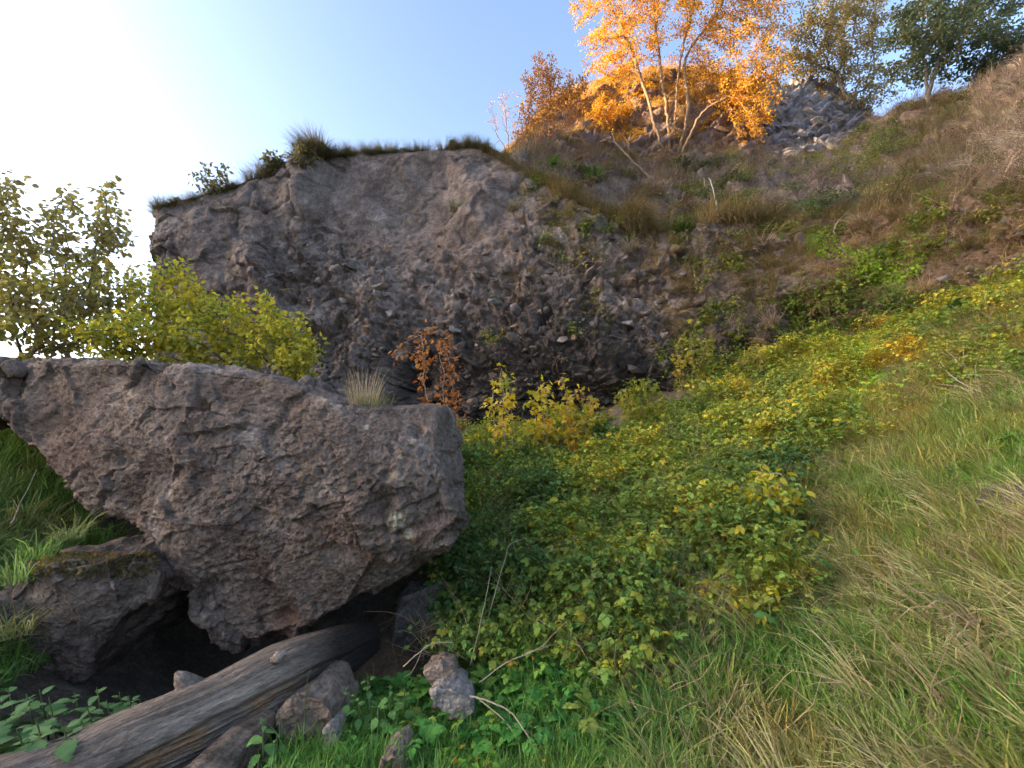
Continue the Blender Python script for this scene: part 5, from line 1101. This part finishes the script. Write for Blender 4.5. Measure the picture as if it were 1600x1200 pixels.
def creeper(lab, cx, cy, rx, ry, n, pal, seed, size=.05):
    r = np.random.default_rng(seed); P = []; NN = []
    while len(P) < n:
        a = r.uniform(0, 6.283); q = math.sqrt(r.random()); px = cx + rx * q * math.cos(a) * (1 + .3 * math.sin(3 * a + seed)); py = cy + ry * q * math.sin(a) * (1 + .3 * math.cos(2 * a))
        p, nn_, d = hit(px, py, ('cliff', 'hillside', 'ground'))
        if d is None: continue
        P.append(p + nn_ * (.02 + .16 * (1 - q) * r.random()) + r.normal(size=3) * .02); NN.append(nn_)
    P = np.array(P); NN = np.array(NN); base = P.mean(0); ax_ = unit(np.array([0, 0, -1.]) * .7 + r.normal(size=(n, 3)) * .6)
    V, F, k = leaves(P - base, ax_, unit(NN + r.normal(size=(n, 3)) * .35), size * r.uniform(.6, 1.3, n), 1.0, 'round'); pal = np.asarray(pal)
    o = mesh('creeper', V, F, M_LEAF, smooth=False, attrs={'tint': np.repeat(pal[r.integers(0, len(pal), n)] * r.uniform(.7, 1.3, (n, 1)), k, 0)}); o.location = base; return tag(o, lab, 'creeper', 'creepers on the cliff')
GR = [(.20, .34, .03), (.28, .42, .035), (.36, .48, .04)]
creeper('small round cushion of bright green creeper by the dark crack', 1280, 378, 28, 32, 900, GR, 1)
creeper('wide mat of bright green creeper on the cliff', 1368, 415, 62, 42, 2300, GR, 2)
creeper('ragged green creeper trailing below the wide bright mat', 1390, 470, 40, 40, 900, [(.16, .25, .035), (.22, .32, .04)], 3)
creeper('dark green ivy above the crack on the cliff edge', 1255, 328, 40, 20, 900, [(.06, .13, .04), (.10, .17, .05)], 4)
creeper('orange stained moss cushion on the rock beside the nettles', 165, 880, 55, 18, 10, [(.2, .1, .02)], 5, .02) if False else None

tp = BVHTree.FromPolygons(vco(prop).tolist(), [tuple(p.vertices) for p in prop.data.polygons])
r = np.random.default_rng(77); mp_ = []; mn_ = []
while len(mp_) < 1500:
    l, n, i_, d_ = tp.ray_cast(Vector((0, 0, EYE)), ray(r.uniform(20, 245), 866 + 34 * r.random() ** 1.5), 10)
    if l is not None: mp_.append(np.array(l)); mn_.append(-np.array(n) if n.dot(Vector((0, -1, .6))) < 0 else np.array(n))
mp_ = np.array(mp_); mb = mp_.mean(0); nq = len(mp_); pal = np.array([(.20, .12, .035), (.26, .16, .045), (.14, .12, .04), (.10, .13, .04)])
V, F, k = leaves(mp_ - mb, unit(np.array(mn_) + r.normal(size=(nq, 3)) * .5), rdir(nq, r), r.uniform(.012, .03, nq), .8, 'far')
o = mesh('moss', V, F, M_LEAF, smooth=False, attrs={'tint': np.repeat(pal[r.integers(0, 4, nq)], k, 0)}); o.location = mb; tag(o, 'orange brown moss cushion on the rock behind the nettles', 'moss')
for i, (px, py, Y, c, lab) in enumerate(((30, 895, 2.72, (.16, .22, .07), 'green grass tuft hanging over the side of the mossy supporting rock'), (20, 980, 2.68, (.2, .2, .08), 'grass tuft trailing at the frame edge above the nettles'), (60, 860, 2.95, (.13, .2, .05), 'grass tuft behind the mossy supporting rock'), (110, 830, 3.1, (.18, .2, .08), 'grass tuft in the gap beneath the sloping edge of the boulder'))):
    tuft_obj('grass_tuft', lab, 'grass tuft', un(px, py, Y) - np.array([0, 0, .03]), p_tuft(570 + i, 90, .1, .3, .006, .08, .6, 1.6, .2), np.asarray(c) * 1.5, M_LEAF, 1.0, -1.5)

# ------------------------------------------------------------------ single twigs and branches
def stick(name, lab, cat, paths, w, mat, lift=.06, which=('ground', 'cliff', 'hillside', 'knoll'), Y=None, group=None, taper=.4):
    base = None; ch = []
    for pth in paths:
        if Y is None: pts = np.array([(lambda h: h[0] + h[1] * lift)(hit(x, y, which)) for x, y in pth])
        else: pts = np.array([un(x, y, Y + (q[2] if len(q) > 2 else 0)) for q in pth for x, y in [q[:2]]])
        if Y is None: pts[:, 1] = np.linspace(pts[0, 1], pts[-1, 1], len(pts)) * .6 + pts[:, 1].min() * .4
        if Y is None: pts = np.array([un(x, y, p[1] - lift) for (x, y), p in zip(pth, pts)])
        if base is None: base = pts[0]
        t = np.linspace(0, len(pts) - 1, 5 * (len(pts) - 1) + 1); C = catmull(pts, t); C = C + rng.normal(size=C.shape) * w * .35; ch.append((C - base, np.linspace(w, w * taper, len(C)) * (1 if pth is paths[0] else .7)))
    V, F = tubes(ch, 6); o = mesh(name, V, F, mat); o.location = base; return tag(o, lab, cat, group)
stick('dead_branch', 'forked bleached white branch on the slope above the cliff', 'branch', [[(1123, 338), (1118, 315), (1113, 290), (1108, 278)], [(1118, 315), (1132, 330), (1138, 322)], [(1115, 300), (1103, 292), (1100, 280)], [(1117, 308), (1106, 318), (1101, 330)], [(1121, 325), (1135, 310)]], .022, M_TWIG_WHITE, .3)
stick('dead_branch', 'straight pale stick slanting across the cliff edge', 'branch', [[(1302, 362), (1310, 345), (1328, 328)], [(1302, 362), (1307, 367)]], .014, M_TWIG_WHITE, .15)
stick('dead_branch', 'thin stick slanting across the dry slope on the upper bank', 'branch', [[(1448, 332), (1462, 318), (1478, 304)]], .01, M_TWIG_WHITE, .15)
stick('dead_branch', 'knotted root looping out of the cliff edge', 'branch', [[(1190, 322), (1205, 330), (1222, 318), (1226, 322), (1215, 332), (1240, 336), (1275, 336)], [(1205, 330), (1195, 345)]], .014, M_TWIG, .15)
stick('dead_branch', 'pale curved stick lying on the bare soil patch', 'branch', [[(1425, 740), (1460, 748), (1482, 755), (1493, 768), (1506, 775)], [(1460, 748), (1440, 735), (1428, 718)]], .007, M_TWIG_WHITE, .05)
stick('dead_branch', 'fan of bleached dead twigs on the upper bank', 'branch', [[(1540, 620), (1510, 580), (1478, 545)], [(1530, 618), (1508, 575), (1505, 540)], [(1545, 622), (1500, 605), (1465, 600)], [(1535, 620), (1525, 580), (1530, 550)], [(1545, 620), (1490, 590), (1470, 565)]], .008, M_TWIG_WHITE, .12)
stick('dead_branch', 'white twig standing in dead bracken on the bank', 'branch', [[(1413, 622), (1411, 600), (1409, 587)], [(1412, 610), (1424, 617)]], .009, M_TWIG_WHITE, .08)
stick('dead_branch', 'fallen trunk slanting down the slope under the golden tree', 'branch', [[(1022, 282), (995, 258), (965, 228), (955, 205)]], .05, M_BARK_PALE, .3)
stick('dead_branch', 'slender grey stick among the brambles', 'branch', [[(926, 718), (932, 735), (936, 745)]], .007, M_TWIG_WHITE, .3)
stick('dead_branch', 'grey stick leaning in the leaves beside the yellow elder sapling', 'branch', [[(1145, 787), (1160, 800), (1172, 822)], [(1160, 800), (1158, 780)]], .006, M_TWIG_WHITE, .3)
stick('dry_stalk', 'bent dry stalk arching in front of the boulder shadow', 'stalk', [[(630, 1042, 0), (660, 1015, 0), (678, 1005, .02), (706, 1004, .03), (708, 1012, .03)], [(660, 1015, 0), (645, 1048, .02), (632, 1058, 0)]], .004, M_TWIG, Y=2.75)
stick('dry_stalk', 'long dry stem leaning up from the weeds', 'stalk', [[(748, 1068, 0), (790, 1036, .02), (842, 1012, .05), (886, 970, .1)], [(820, 1022, .04), (850, 1012, .06), (876, 1004, .1)]], .0045, M_TWIG, Y=2.75)
stick('dry_stalk', 'thin upright brown stalk beside the boulder', 'stalk', [[(735, 1040, 0), (748, 985, .02), (762, 920, .05), (768, 885, .06)]], .004, M_TWIG, Y=2.95)
stick('dry_stalk', 'pale straight stalk rising through the brambles beside the boulder', 'stalk', [[(752, 1000, 0), (770, 940, .02), (790, 870, .06), (798, 850, .06), (822, 840, .1)]], .0045, M_TWIG, Y=3.2)
stick('dry_stalk', 'forked dry stem arching over the grass', 'stalk', [[(735, 1088, .2), (770, 1098, .15), (800, 1115, .1), (822, 1145, .0), (845, 1178, -.05)], [(750, 1094, .18), (785, 1122, .1), (805, 1150, .02), (815, 1182, -.05)], [(822, 1145, 0), (832, 1165, -.05)]], .005, M_TWIG, Y=2.3)
stick('dry_stalk', 'dry stem bending down at the edge of the dry grass', 'stalk', [[(985, 1090, .2), (1000, 1120, .1), (1012, 1145, .05), (1030, 1165, .0)], [(985, 1092, .2), (960, 1100, .18), (930, 1118, .15)]], .0045, M_TWIG, Y=2.3)
stick('dry_stalk', 'crooked pale twig above the tangle of dead grass', 'stalk', [[(1000, 985, 0), (1008, 990, 0), (1022, 978, .02), (1024, 965, .02)]], .005, M_TWIG, Y=3.0)
stick('dry_stalk', 'yellow grass stem leaning across the gap left of the boulder', 'stalk', [[(18, 818, -.02), (35, 780, 0), (58, 735, .02)]], .004, M_TWIG, Y=3.0)
# a thin flowering stem in front of the log
stick('dry_stalk', 'thin green weed stem in front of the log end', 'stalk', [[(476, 1110, .05), (478, 1080, .03), (482, 1055, .0), (486, 1045, 0)]], .0025, M_STEM, Y=2.3)
